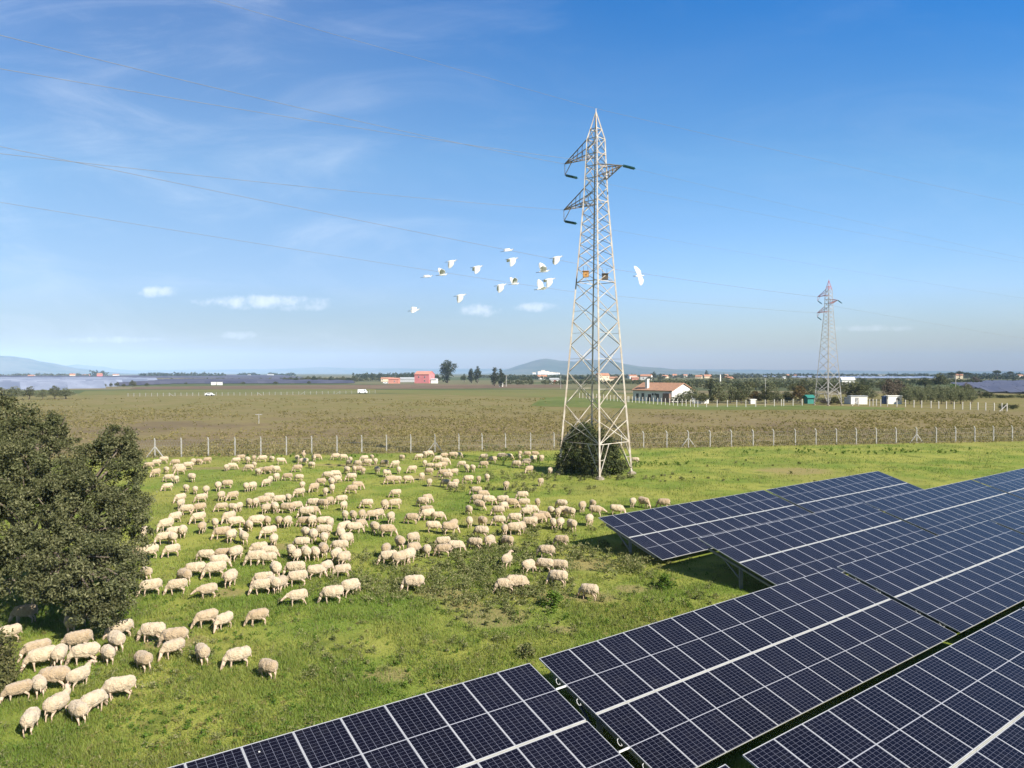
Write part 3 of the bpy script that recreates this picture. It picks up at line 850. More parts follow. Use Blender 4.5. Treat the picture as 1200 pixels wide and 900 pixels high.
PY1 = Vector((7.66, 65.2, 0))
OUT1 = Vector((0.87, 0.48, -0.06)).normalized()
HS = [(0, 3.36), (25.1, 1.10), (30.6, .82), (33.1, .05)]
def half(h):
    return float(np.interp(h, [a for a, _ in HS], [b for _, b in HS]))
ARMS = [('u', Vector((-2.66, 2.5, 29.1)), 30.6, 29.2, (2, 1)), ('r', Vector((2.05, -2.2, 27.6)), 28.1, 27.0, (0, 3)), ('l', Vector((-2.74, 2.5, 24.75)), 26.2, 24.9, (2, 1))]
def build_pylon(name, origin, sc, rz, label, m_leg, m_lat, m_arm, m_top, fat=1.0, out_dir=OUT1):
    root = empty(name, origin, label, 'pylon', rz=rz)
    root.scale = (sc, sc, sc)
    inv = Matrix.Rotation(-rz, 4, 'Z')
    corner = lambda k, h: Vector(((1, 0), (0, 1), (-1, 0), (0, -1))[k] + (0,)) * half(h) + Vector((0, 0, h))
    for k in range(4):
        mb = MB()
        hs = [0.1, 8, 16, 25.1, 30.6]
        for a, c in zip(hs, hs[1:]):
            t = .15 - .06 * a / 30
            mb.bar(corner(k, a), corner(k, c), t * fat, t * fat)
        mb.build('leg', m_leg, root)
        mb = MB()
        c = corner(k, 0)
        mb.bar(c + Vector((0, 0, -.3)), c + Vector((0, 0, .16)), .8, .8, n=8)
        mb.bar(c + Vector((0, 0, .16)), c + Vector((0, 0, .26)), .5, .5, n=8)
        mb.build('footing', m_footing, root)
    # lattice of each face
    hs = [3.0]
    step = 3.4
    while hs[-1] < 24.6:
        hs.append(min(hs[-1] + max(step, .95), 25.1))
        step *= 0.86
    hs[-1] = 25.1
    while hs[-1] < 30.4:
        hs.append(hs[-1] + 1.1)
    hs[-1] = 30.6
    for k in range(4):
        k2 = (k + 1) % 4
        mb = MB()
        t = .053 * fat
        # foot: K brace below the first ring
        mid = (corner(k, 3.0) + corner(k2, 3.0)) / 2
        mb.bar(corner(k, 3.0), corner(k2, 3.0), t * 1.1)
        for kk in (k, k2):
            mb.bar(corner(kk, .3), corner(kk, 3.0).lerp(mid, .62), t)
            mb.bar(corner(kk, 1.6), corner(kk, 3.0).lerp(mid, .25), t * .7)
            mb.bar(corner(kk, 1.6), corner(kk, .3).lerp(corner(kk, 3.0).lerp(mid, .62), .5), t * .7)
        mb.bar(corner(k, 3.0), corner(k2, 5.0), t)
        mb.bar(corner(k2, 3.0), corner(k, 5.0), t)
        for a, c in zip(hs, hs[1:]):
            w = t * (1.0 if a < 14 else .8)
            # crossing diagonals running two panels high, staggered
            mb.bar(corner(k, a), corner(k2, c), w)
            mb.bar(corner(k2, a), corner(k, c), w)
        for i in range(1, len(hs) - 2, 1):
            if hs[i] < 15:
                mb.bar(corner(k, (hs[i] + hs[i + 1]) / 2), corner(k, hs[i]).lerp(corner(k2, hs[i + 1]), .5), t * .55)
        for hh in (17.6, 24.9, 27.0, 28.1, 29.2, 30.6):
            mb.bar(corner(k, hh), corner(k2, hh), t)
        mb.build('lattice', m_lat if k in (1, 2) else m_leg, root)
    mb = MB()
    for k in range(4):
        mb.bar(corner(k, 30.6), Vector((0, 0, 33.1)), .09 * fat)
        mb.bar(corner(k, 31.5) * 1, corner((k + 1) % 4, 31.5), .06 * fat)
        mb.bar(corner(k, 30.6), corner((k + 1) % 4, 31.5), .05 * fat)
    mb.bar(Vector((0, 0, 32.9)), Vector((0, 0, 33.4)), .07 * fat)
    mb.build('peak', m_top, root)
    tips = {}
    for nm, tip, ht, hb, ks in ARMS:
        mb = MB()
        A, B = corner(ks[0], hb), corner(ks[1], hb)
        for kk, P in zip(ks, (A, B)):
            mb.bar(P, tip, .07 * fat)
            if nm != 'r':
                mb.bar(corner(kk, ht), tip, .07 * fat)
            else:
                mb.bar(corner(kk, ht), tip, .08 * fat)
        for j in range(5):
            u, v = j / 5, (j + 1) / 5
            mb.bar(A.lerp(tip, u), B.lerp(tip, v), .06 * fat)
            mb.bar(B.lerp(tip, u), A.lerp(tip, u), .06 * fat)
            if j:
                for kk, P in zip(ks, (A, B)):
                    mb.bar(P.lerp(tip, u), corner(kk, ht).lerp(tip, u), .05 * fat)
        mb.build('arm', m_arm, root)
        start = tip.copy()
        if nm != 'r':
            start = tip + Vector((0.02, 0, -1.05))
            mb = MB()
            mb.bar(tip, start, .05 * fat)
            mb.bar(start, (A + B).lerp(tip * 2, .72) / 2, .05 * fat)
            mb.build('hanger', m_arm, root)
        od = (inv @ out_dir).normalized()
        mb = MB()
        pts, rad = [], []
        n = 10
        pts.append(start); rad.append(.03 * fat)
        for i in range(n):
            for (f, r) in ((.15, .06), (.35, .13), (.65, .13), (.85, .06)):
                pts.append(start + od * (0.12 + (i + f) * .125))
                rad.append(r * (1 + .3 * (fat - 1)))
        pts.append(start + od * 1.5); rad.append(.03)
        mb.tube(pts, rad, 8)
        mb.build('insulator', m_insul, root)
        M = Matrix.Translation(origin) @ Matrix.Rotation(rz, 4, 'Z') @ Matrix.Scale(sc, 4)
        tips[nm] = (M @ tip, M @ (start + od * 1.5))
    tips['top'] = (Vector(origin) + Vector((0, 0, 33.4 * sc)),) * 2
    return tips
t1 = build_pylon('lattice_pylon', PY1, 1.0, 0.0, 'tall cream lattice pylon standing over a dark bush in the near pasture', m_steel, m_steel, m_steel_d, m_steel)
PY2 = Vector(((970.5 - 600) / F * 205, 205, 0))
t2 = build_pylon('lattice_pylon', PY2, 1.085, R(-22), 'distant lattice pylon with red painted arms and red tip', m_steel_w, m_steel_w, m_steel_r, m_steel_r, 1.15, Vector((.8, .1, -.55)).normalized())

m_boxw = mat('orange_wood', (0.50, 0.26, 0.08), (0.36, 0.18, 0.06), 6, 0.8)
m_boxd = mat('dark_brown_wood', (0.10, 0.075, 0.05), (0.06, 0.045, 0.03), 6, 0.8)
for (pxx, pyy, m, lab) in ((686.5, 321.5, m_boxw, 'orange wooden nest box hung on the lattice of the near pylon'), (709, 324.5, m_boxd, 'dark brown nest box hung on the lattice of the near pylon')):
    p = at(pxx, pyy, 64.4)
    mb = MB()
    mb.box((0, 0, 0), (.5, .4, .5), 0)
    mb.box((0, -.02, .275), (.58, .5, .05), 0)
    mb.bar((0, -.205, -.05), (0, -.215, -.05), .14, .14, 1, n=10)
    mb.bar((-.2, .15, .29), (-.2, .25, .75), .03, mi=1)
    mb.bar((.2, .15, .29), (.2, .25, .75), .03, mi=1)
    o = mb.build('nest_box', [m, m_boxd], None, p)
    tag(o, lab, 'nest box')

# overhead wires
m_cable = mat('aluminium_conductor', (0.27, 0.28, 0.30), None, 2, 0.5, 0.0)
def wire(pts, label, r=.016, sag=0.0):
    mb = MB()
    P = [Vector(p) for p in pts]
    full = []
    for a, c in zip(P, P[1:]):
        for i in range(14):
            t = i / 14
            q = a.lerp(c, t)
            q.z -= sag * 4 * t * (1 - t)
            full.append(q)
    full.append(P[-1])
    base = full[-1].copy()
    mb.tube([q - base for q in full], r, 4)
    o = mb.build('power_cable', m_cable, None, base)
    tag(o, label, 'cable', 'overhead cables')
def ext(a, b, k):
    return b + (b - a) * k
E = ext(t1['top'][0], at(250, 0, 40.3), .8)
wire([E, t1['top'][0]], 'thin earth wire from the near pylon tip up to the top edge', .011)
E = ext(t1['u'][0], at(-5, 31, 33.3), .3)
wire([E, t1['u'][0]], 'highest conductor crossing the sky to the upper left pylon arm', .015, .5)
E = ext(t1['r'][0], at(-5, 72, 31.1), .3)
wire([E, t1['r'][0]], 'second conductor running under the highest one to the right pylon arm', .013, .4)
E = ext(t1['l'][0], at(-5, 174, 33.0), .3)
wire([E, t1['l'][0]], 'conductor reaching the lower left arm of the near pylon', .0125, .3)
for k, px, py, lab in (('r', 1205, 302.5, 'conductor leaving the right arm insulator towards the right edge'), ('u', 1205, 307.5, 'conductor leaving the upper left insulator behind the near pylon'),
                       ('l', 1205, 349, 'conductor leaving the lower left insulator behind the near pylon')):
    q = at(px, py, 98)
    wire([ext(t1[k][1], q, .25), t1[k][1]], lab, .0075, 0.25)
q = at(1205, 240, 98)
wire([ext(t1['top'][0], q, .25), t1['top'][0]], 'faint earth wire falling from the near pylon tip to the right edge', .011, .2)
E = ext(t2['u'][0], at(-5, 163, 90), .15)
wire([E, at(677, 309, 160), t2['u'][0]], 'long cable passing behind the birds to the far pylon upper arm', .034, .3)
E = ext(t2['l'][0], at(-5, 228, 90), .15)
wire([E, at(665, 341, 160), t2['l'][0]], 'lowest long cable passing behind the near pylon to the far pylon', .027, .3)
q = at(1205, 397, 300)
wire([ext(t2['u'][1], q, .2), t2['u'][1]], 'faint cable leaving the far pylon towards the right edge', .025, .3)

# ------------------------------------------------------------------ solar tables
m_frame = mat('anodised_aluminium_frame', (0.58, 0.58, 0.58), (0.50, 0.505, 0.51), 3, 0.35, 0.25)
m_back = mat('white_backsheet', (0.45, 0.46, 0.48), (0.4, 0.41, 0.43), 3, 0.6)
m_galv = mat('galvanised_post', (0.20, 0.225, 0.26), (0.15, 0.17, 0.20), 4, 0.5, 0.5)
m_rail = mat('pale_rail', (0.42, 0.41, 0.35), (0.34, 0.33, 0.28), 3, 0.5, 0.2)
m_plast = mat('white_plastic', (0.75, 0.75, 0.73), None, 3, 0.4)
MW, MLN, GAP = 1.044, 2.268, 0.05
def cell_mat():
    m, nt = new_mat('solar_cells')
    tc = nt.n('ShaderNodeTexCoord').outputs['Object']
    oi = nt.n('ShaderNodeObjectInfo').outputs['Random']
    sp = nt.n('ShaderNodeSeparateXYZ', {0: tc})
    x, y = sp.outputs[0], sp.outputs[1]
    def lines(v, period, width):
        f = nt.m('FRACT', nt.m('DIVIDE', v, period))
        d = nt.m('MULTIPLY', nt.m('SUBTRACT', 0.5, nt.m('ABSOLUTE', nt.m('SUBTRACT', f, 0.5))), period)
        return nt.m('LESS_THAN', d, width / 2)
    xo = nt.m('ADD', x, 10 * 0.1665)        # six cells across
    yo = nt.m('ADD', nt.m('ABSOLUTE', y), 0.0)
    l1 = lines(xo, 0.1665, 0.0075)
    l2 = lines(nt.m('SUBTRACT', yo, 0.012), 0.0915, 0.0058)
    mid = nt.m('LESS_THAN', yo, 0.010)
    bus = lines(xo, 0.1665 / 9, 0.0011)
    fine = nt.noise(tc, 1.3, 3, 0.5)
    c = nt.mix(nt.m('ADD', nt.m('MULTIPLY', oi, 0.5), nt.m('MULTIPLY', fine, 0.5)), (0.0022, 0.0020, 0.0055), (0.0050, 0.0048, 0.0115))
    c = nt.mix(nt.m('MULTIPLY', bus, 0.25), c, (0.06, 0.06, 0.08))
    c = nt.mix(nt.m('MULTIPLY', l2, 0.90), c, (0.100, 0.104, 0.142))
    c = nt.mix(nt.m('MULTIPLY', l1, 0.95), c, (0.145, 0.149, 0.19))
    c = nt.mix(mid, c, (0.30, 0.305, 0.33))
    # light dust
    dust = nt.noise(nt.n('ShaderNodeNewGeometry').outputs['Position'], 2.2, 5, 0.6)
    c = nt.mix(nt.m('MULTIPLY', nt.smooth(dust, 0.45, 0.8), 0.025), c, (0.25, 0.24, 0.22))
    drop = nt.n('ShaderNodeTexVoronoi', {'Vector': nt.n('ShaderNodeNewGeometry').outputs['Position'], 'Scale': 0.42, 'Randomness': 1.0}).outputs['Distance']
    c = nt.mix(nt.m('LESS_THAN', drop, 0.0085), c, (0.55, 0.54, 0.50))
    p = nt.n('ShaderNodeBsdfPrincipled', {'Base Color': c, 'Roughness': 0.27, 'Specular IOR Level': 0.24, 'IOR': 1.45})
    out(nt, p.outputs[0])
    return m
m_cell = cell_mat()
# one panel: local x across, y up the slope (origin at the panel centre, glass at z = 0)
fw = 0.0145
mb = MB()
a, c = MW / 2 - 0.004, MLN / 2 - 0.004
mb.add([(-a, -c, -.002), (a, -c, -.002), (a, c, -.002), (-a, c, -.002)], [(0, 1, 2, 3)], 0)
mb.add([(-a, -c, -.012), (a, -c, -.012), (a, c, -.012), (-a, c, -.012)], [(3, 2, 1, 0)], 1)
me_panel = mb.mesh('solar_panel', [m_cell, m_back])
mb = MB()
zt, zb = 0.002, -0.036
for (cx, cy, sx, sy) in ((0, c - fw / 2 + .004, 2 * a + .008, fw), (0, -c + fw / 2 - .004, 2 * a + .008, fw), (a - fw / 2 + .004, 0, fw, 2 * c + .008 - 2 * fw), (-a + fw / 2 - .004, 0, fw, 2 * c + .008 - 2 * fw)):
    mb.box((cx, cy, (zt + zb) / 2), (sx, sy, zt - zb))
me_frame = mb.mesh('panel_frame', m_frame)
mb = MB()
lip = .004
for (cx, cy, sx, sy, dz) in ((0, c - fw / 2 + .004, 2 * a + .008, fw, 0), (0, -c + lip / 2 - .004, 2 * a + .008, lip, .004), (a - fw / 2 + .004, (lip - fw) / 2, fw, 2 * c + .008 - fw - lip, 0), (-a + fw / 2 - .004, (lip - fw) / 2, fw, 2 * c + .008 - fw - lip, 0)):
    mb.box((cx, cy, (zt + zb) / 2 - dz / 2), (sx, sy, zt - zb - dz))
me_frame_low = mb.mesh('panel_frame', m_frame)

ED = Vector((1.3445, 1.0002, 0)).normalized()          # along the rows
SD = Vector((ED.y, -ED.x, 0))                           # down the slope
TILT = R(16.3)
HU = 1.7
PITCH_U = 1.05
# basis: x = along row, y = up-slope, z = normal
yv = (-SD * math.cos(TILT) + Vector((0, 0, 1)) * math.sin(TILT)).normalized()
zv = ED.cross(yv)
BAS = Matrix((ED, yv, zv)).transposed().to_4x4()
NMOD = 14
GROUP_T = 'solar tables in parallel rows'
rail_m = {}
def table_meshes():
    ln = NMOD * PITCH_U
    total = 2 * MLN + GAP
    res = []
    # rails, in table space: origin at upper left corner, x along, y up-slope (so down is -y)
    mb = MB()
    for yy in (-.5, -1.75, -MLN - GAP - .5, -MLN - GAP - 1.75):
        mb.box((ln / 2, yy, -.075), (ln - .1, .06, .07))
    res.append(('rail', mb.mesh('rail', m_galv)))
    mb = MB()
    mb.box((ln / 2, -MLN - GAP / 2, -.034), (ln - .01, GAP - .012, .05))
    res.append(('centre_rail', mb.mesh('centre_rail', m_rail)))
    return res
TM = table_meshes()
def solar_table(u0, v0, label, ends=False, hooks=False, join=False, rise=0.0, lift=0.0):
    """u0, v0: row coordinates of the upper left corner"""
    org = ED * u0 + SD * v0 + Vector((0, 0, HU + lift))
    ln = NMOD * PITCH_U
    mid = ED * (u0 + ln / 2) + SD * (v0 + math.cos(TILT) * MLN)
    root = empty('solar_table', (mid.x, mid.y, 0), label, 'solar array', GROUP_T)
    T = Matrix.Translation(org - root.location) @ BAS
    if rise:      # the row follows the ground, its left end a little higher
        P_ = Matrix.Translation((ln, 0, 0))
        T = T @ P_ @ Matrix.Rotation(math.atan2(rise, ln), 4, 'Y') @ P_.inverted()
    for name, me in TM:
        o = link(name, me, root)
        o.matrix_local = T
    for j in range(2):
        for i in range(NMOD):
            o = link('solar_panel', me_panel, root)
            jx = random.uniform(-.0015, .0015)
            o.matrix_local = T @ Matrix.Translation(((i + .5) * PITCH_U, -MLN / 2 - j * (MLN + GAP), jx))
            link('panel_frame', me_frame_low if j else me_frame, o)
    # posts with diagonal struts
    total = 2 * MLN + GAP
    hm = HU - math.sin(TILT) * total / 2
    for k in range(5):
        uu = .12 + k * (ln - .24) / 4
        mb = MB()
        base = ED * (u0 + uu) + SD * (v0 + math.cos(TILT) * total / 2) - root.location
        top = Vector((base.x, base.y, hm - .16))
        mb.bar(Vector((base.x, base.y, -.2)), top, .14, .14)
        q1 = ED * (u0 + uu) + SD * (v0 + .5) + Vector((0, 0, HU - .5 * math.tan(TILT) - .17)) - root.location
        q2 = ED * (u0 + uu) + SD * (v0 + math.cos(TILT) * total - .5) + Vector((0, 0, HU - (math.cos(TILT) * total - .5) * math.tan(TILT) - .17)) - root.location
        mb.bar(q1, q2, .09, .09)
        mb.bar(Vector((base.x, base.y, hm * .35)), q1.lerp(q2, .22), .06, .06)
        mb.build('post', m_galv, root)
    if hooks:
        for f in (.2, .38, .70, .88):
            mb = MB()
            b0 = Vector((-.03, -total * f, -.06))
            pts = [T @ (b0 + Vector(q)) for q in ((.03, .12, 0), (-.02, .10, -.01), (-.055, .03, -.03), (-.055, -.04, -.04), (-.02, -.07, -.03), (.0, -.03, -.02))]
            mb.tube(pts, .008, 5)
            mb.build('cable_loop', m_plast, root)
    if join:
        for f in (.25, .75):
            mb = MB()
            mb.bar(T @ Vector((-.33, -total * f, -.03)), T @ Vector((.03, -total * f, -.03)), .035, .035)
            mb.build('connector_bar', m_plast, root)
    return root
def uv_of(px, py, drop=CAM_H - HU):
    p = gnd(px, py, HU)
    return p.x * ED.x + p.y * ED.y, p.x * SD.x + p.y * SD.y
LT = NMOD * PITCH_U
uB, vB = uv_of(631.5, 771.5)
uM, vM = uv_of(818, 633)
uT, vT = uv_of(701, 606.5)
uA, vA = uv_of(620.5, 777)
G = .30
vC = vB + 6.15
solar_table(uT, vT, 'solar table at the back left whose far corner points at the grazing flock')
solar_table(uT + LT + G, vT, 'rearmost solar table with its far end standing alone against green grass')
solar_table(uM, vM, 'left end table of the second solar row, its left edge open over shaded grass', lift=0.09)
solar_table(uM + LT + G, vM, 'middle table of the second solar row behind the long foreground row', lift=0.09)
solar_table(uM + 2 * (LT + G), vM, 'solar table of the second row running out of the right edge', lift=0.09)
solar_table(uA - LT, vA, 'solar table at the bottom left of the array beside open pasture', rise=0.28)
solar_table(uB, vB, 'large solar table in the middle of the foreground row with white cable loops', hooks=True, join=True)
solar_table(uB + LT + G, vB, 'foreground row table right of the large central one, past a dark gap', hooks=True)
solar_table(uB + 2 * (LT + G), vB, 'foreground row table cut by the right edge, furthest along that row')
solar_table(uB - LT - G, vC, 'nearest solar table showing only a small corner at the bottom edge')
solar_table(uB + .25, vC, 'nearest large solar table filling the bottom right corner')
solar_table(uB + LT + G + .1, vC, 'nearest row solar table only just entering at the right edge')

# distant solar farm
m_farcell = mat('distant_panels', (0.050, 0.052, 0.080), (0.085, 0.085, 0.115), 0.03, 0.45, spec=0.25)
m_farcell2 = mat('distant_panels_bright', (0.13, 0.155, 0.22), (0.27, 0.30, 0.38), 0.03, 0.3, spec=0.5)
def far_rows(name, quad, spacing, m, label, tilt=R(24), slope=5.2, hu=2.6, group=None, lane=1000):
    """rows of tables inside a ground quad given in pixels; ONE object, they read as one mass"""
    P = [gnd(*q) for q in quad]
    mb = MB()
    us = [p.dot(ED) for p in P]
    vs = [p.dot(SD) for p in P]
    v = min(vs)
    row = 0
    poly = [(p.dot(ED), p.dot(SD)) for p in P]
    cnt = 0
    while v < max(vs):
        row += 1
        if row % lane == 0:
            v += spacing
            continue
        xs = []
        n = len(poly)
        for i in range(n):
            (u1, v1), (u2, v2) = poly[i], poly[(i + 1) % n]
            if (v1 - v) * (v2 - v) < 0:
                xs.append(u1 + (v - v1) / (v2 - v1) * (u2 - u1))
        xs.sort()
        for u1, u2 in zip(xs[::2], xs[1::2]):
            u = u1 - random.uniform(0, 30)
            while u < u2 - 8:
                e = min(u + 46, u2)
                a = ED * u + SD * v + Vector((0, 0, hu))
                c = ED * (e - 4.5) + SD * v + Vector((0, 0, hu))
                d = SD * slope * math.cos(tilt) - Vector((0, 0, slope * math.sin(tilt)))
                nz = Vector((0, 0, -.08))
                mb.add([a, c, c + d, a + d, a + nz, c + nz, c + d + nz, a + d + nz], [(3, 2, 1, 0), (4, 5, 6, 7), (0, 1, 5, 4), (1, 2, 6, 5), (2, 3, 7, 6), (3, 0, 4, 7)])
                for uu in (u + 3, (u + e) / 2, e - 5):
                    q = ED * uu + SD * (v + slope * .45)
                    mb.bar((q.x, q.y, -.1), (q.x, q.y, hu * .55), .2)
                u = e
                cnt += 1
        v += spacing
    o = mb.build(name, m)
    tag(o, label, 'solar farm', group, 'stuff')
far_rows('solar_farm', [(-40, 456.5), (60, 457), (128, 455), (152, 451.5), (200, 448), (150, 446.2), (20, 446.6), (-60, 448)], 30.0, m_farcell2, 'distant bluish solar farm behind the bushes at the left edge', slope=11, hu=4.4, lane=4)
far_rows('solar_farm', [(150, 452.5), (215, 449.8), (305, 449.6), (420, 449.3), (375, 446.3), (275, 445.6), (200, 447)], 9.5, m_farcell, 'distant dark blue solar field right of the stubble strip')
far_rows('solar_farm', [(120, 443.2), (300, 443.4), (360, 444.5), (330, 440.5), (180, 440.3)], 14, m_farcell, 'faint violet solar field on the horizon beyond the stubble strip', hu=3)
far_rows('solar_farm', [(-40, 443), (60, 443.2), (110, 442.6), (100, 440.4), (-40, 440.8)], 14, m_farcell, 'hazy solar field below the left hill', hu=3)
far_rows('solar_farm', [(1132, 452.5), (1160, 458), (1205, 462), (1290, 463), (1300, 449.5), (1200, 448.2), (1150, 448.6)], 8.0, m_farcell, 'dark blue solar field at the right edge behind the hedge', lane=7)
far_rows('solar_farm', [(860, 441.8), (1000, 443.5), (1100, 443.6), (1100, 441.9), (960, 441.2)], 14, m_farcell2, 'thin pale solar strip on the horizon behind the far pylon', hu=3)

# ------------------------------------------------------------------ buildings
m_white = mat('white_render', (0.80, 0.78, 0.73), (0.72, 0.69, 0.63), 0.6, 0.9)
m_cream = mat('cream_render', (0.72, 0.60, 0.42), (0.62, 0.50, 0.34), 0.6, 0.9)
m_pink = mat('pink_render', (0.62, 0.215, 0.215), (0.56, 0.18, 0.18), 0.4, 0.9)
m_coral = mat('coral_render', (0.55, 0.25, 0.18), (0.48, 0.20, 0.15), 0.4, 0.9)
m_tile = mat('terracotta_tiles', (0.42, 0.23, 0.14), (0.30, 0.17, 0.11), 1.6, 0.9, bump=0.5, bscale=7)
m_tile2 = mat('orange_tiles', (0.44, 0.215, 0.125), (0.34, 0.165, 0.10), 0.8, 0.9)
m_glass = mat('dark_window_glass', (0.03, 0.04, 0.05), (0.05, 0.06, 0.07), 1, 0.15, spec=0.8)
m_red = mat('red_painted_door', (0.42, 0.05, 0.04), None, 1, 0.7)
m_grey = mat('grey_sheet_roof', (0.40, 0.41, 0.41), (0.33, 0.34, 0.34), 1, 0.6)
m_stone = mat('brown_stone', (0.26, 0.17, 0.13), (0.19, 0.125, 0.095), 1.2, 0.9)
m_brownwood = mat('brown_timber', (0.12, 0.07, 0.04), None, 2, 0.8)
m_teal = mat('teal_tarpaulin', (0.02, 0.16, 0.13), (0.03, 0.20, 0.16), 1, 0.6)
m_bluep = mat('blue_tarpaulin', (0.03, 0.06, 0.16), (0.04, 0.08, 0.2), 1, 0.6)
m_tyre = mat('black_rubber', (0.02, 0.02, 0.02), None, 2, 0.8)
m_carw = mat('white_car_paint', (0.80, 0.80, 0.80), (0.76, 0.76, 0.76), 1, 0.3, coat=0.5)

def gable_wall(mb, lx, ly, hw, hr, mi=0):
    a, c = lx / 2, ly / 2
    vs = [(-a, -c, -.2), (a, -c, -.2), (a, c, -.2), (-a, c, -.2), (-a, -c, hw), (a, -c, hw), (a, c, hw), (-a, c, hw), (-a, 0, hw + hr), (a, 0, hw + hr)]
    mb.add(vs, [(0, 1, 5, 4), (2, 3, 7, 6), (1, 2, 6, 9, 5), (3, 0, 4, 8, 7)], mi)
def gable_roof(mb, lx, ly, hw, hr, over=.5, th=.25, mi=0):
    a, c = lx / 2 + over, ly / 2
    sl_ = hr / c
    c2 = c + over
    z0 = hw - sl_ * over
    up = .04
    vs = []
    for z in (up, up + th):
        vs += [(-a, -c2, z0 + z), (a, -c2, z0 + z), (a, 0, hw + hr + z), (-a, 0, hw + hr + z), (a, c2, z0 + z), (-a, c2, z0 + z)]
    mb.add(vs, [(6, 7, 8, 9), (9, 8, 10, 11), (3, 2, 1, 0), (5, 4, 2, 3), (0, 1, 7, 6), (4, 5, 11, 10), (1, 2, 8, 7), (2, 4, 10, 8), (3, 0, 6, 9), (5, 3, 9, 11)], mi)

def house(name, px, base_py, lx, ly, hw, hr, yaw, wall, roof, label, windows=(), doors=(), chimney=None, Y=None, cat='house', flat=False, over=.4, group=None, z=0.0):
    Y = Y or gnd(px, base_py).y
    p = at(px, 437, Y)
    root = empty(name, (p.x, Y, z), label, cat, group, rz=R(yaw))
    mb = MB()
    if flat:
        mb.box((0, 0, hw / 2 - .1), (lx, ly, hw + .2))
    else:
        gable_wall(mb, lx, ly, hw, hr)
    mb.build('wall', wall, root)
    mb = MB()
    if flat:
        mb.box((0, 0, hw + .12), (lx + .3, ly + .3, .2))
    else:
        gable_roof(mb, lx, ly, hw, hr, over)
    rf = mb.build('roof', roof, root)
    def opening(face, u, zc, w, h, nm, m, mf):
        mb = MB()
        if face in 'fb':
            s = -1 if face == 'f' else 1
            mb.box((u, s * (ly / 2 + .02), zc), (w, .08, h))
            o = mb.build(nm, mf, root)
            mb = MB()
            mb.box((u, s * (ly / 2 + .07), zc), (w - .16, .04, h - .16))
            for k in (0,):
                mb.box((u, s * (ly / 2 + .095), zc), (.06, .02, h - .16), 1)
        else:
            s = 1 if face == 'r' else -1
            mb.box((s * (lx / 2 + .02), u, zc), (.08, w, h))
            o = mb.build(nm, mf, root)
            mb = MB()
            mb.box((s * (lx / 2 + .07), u, zc), (.04, w - .16, h - .16))
            mb.box((s * (lx / 2 + .095), u, zc), (.02, .06, h - .16), 1)
        mb.build('pane' if nm == 'window' else 'door_leaf', [m, mf], o)
    for (face, u, zc, w, h) in windows:
        opening(face, u, zc, w, h, 'window', m_glass, m_white if wall is not m_white else m_brownwood)
    for (face, u, w, h, m) in doors:
        opening(face, u, h / 2, w, h, 'door', m, m_brownwood)
    if chimney:
        cx, cy, cw, zb, zt = chimney
        mb = MB()
        mb.box((cx, cy, (zb + zt) / 2), (cw, cw, zt - zb))
        mb.box((cx, cy, zt + .12), (cw + .3, cw + .3, .2))
        mb.build('chimney', m_white, rf)
    return root

# the house beyond the post fence: long side half turned away from the sun, gable towards it
hh = house('bungalow', 777, 471, 16.5, 11.0, 3.5, 2.3, -52, m_white, m_tile, 'white bungalow with terracotta roof, white chimney and sunlit gable behind the post fence',
           windows=[('f', -6.3, 1.7, 1.1, 1.5), ('f', -3.9, 1.6, 1.1, 2.0), ('f', 2.4, 1.7, 1.1, 1.7), ('r', 3.6, 2.0, .9, .9)],
           doors=[('f', -1.0, 1.3, 2.3, m_brownwood)], chimney=(-3.2, -4.2, .95, 3.2, 7.1), Y=236)
mb = MB()
mb.box((6.5, -5.9, 1.3), (2.6, .9, 2.9))
mb.build('porch', m_stone, hh)
mb = MB()
for ux in (.4, 1.5):
    mb.bar((ux, -5.54, 2.3), (ux, -5.60, 2.3), .8, .8, n=12)
mb.build('oculus', m_glass, hh)
# smaller white chimney stub on the back slope
house('farmhouse', 497.5, 449, 14.5, 11, 8.0, 2.6, -20, m_pink, m_coral, 'pink two storey farmhouse beside the tall dark trees', windows=[('r', 0, 5.6, 1.6, 1.8), ('f', -3, 5.6, 1.4, 1.6), ('f', 3, 5.6, 1.4, 1.6), ('f', 3, 2.2, 1.4, 1.6)], Y=640)
house('outbuilding', 509, 449, 5, 6, 3.3, 1, -10, m_white, m_grey, 'small white annex against the pink farmhouse', Y=636)
house('outbuilding', 462, 449.5, 9, 6, 3.9, .8, -5, m_coral, m_coral, 'low coral coloured outbuilding in front of long roofed farm', windows=[('f', 1, 2, 1.2, 1.2)], Y=625)
house('farmhouse', 454, 446.5, 13, 8, 3.0, 1.3, 3, m_cream, m_tile2, 'long low farmhouse with pale orange roof behind coral outbuilding', Y=770, windows=[('f', -5, 1.8, 1.3, 1.3), ('f', 4, 1.8, 1.3, 1.3)])
house('farmhouse', 478, 447, 15, 8, 3.2, 1.4, 4, m_grey, m_grey, 'grey barn between coral outbuilding and pink farmhouse', Y=720, cat='barn')
house('shed', 649.5, 449.8, 7.6, 7, 3.7, 1.1, 2, m_white, m_grey, 'white shed with red door seen through the pylon', doors=[('f', .2, 2.2, 3.2, m_red)], Y=600)
house('farmhouse', 635, 444.5, 14, 9, 3.4, 2.6, 8, m_white, m_tile2, 'orange roofed house below the white hill village', Y=1050)
house('villa', 706, 447.4, 12.5, 9, 6.6, 2.2, 14, m_cream, m_tile2, 'two storey cream villa seen through the near pylon', Y=755, windows=[('f', -3.5, 4.8, 1.3, 1.6), ('f', 3.5, 4.8, 1.3, 1.6), ('f', 0, 1.8, 1.6, 1.6)])
house('villa', 719, 447.6, 8, 7, 3.6, 1.6, -10, m_cream, m_tile, 'small cream cottage beside the cream villa', Y=735)
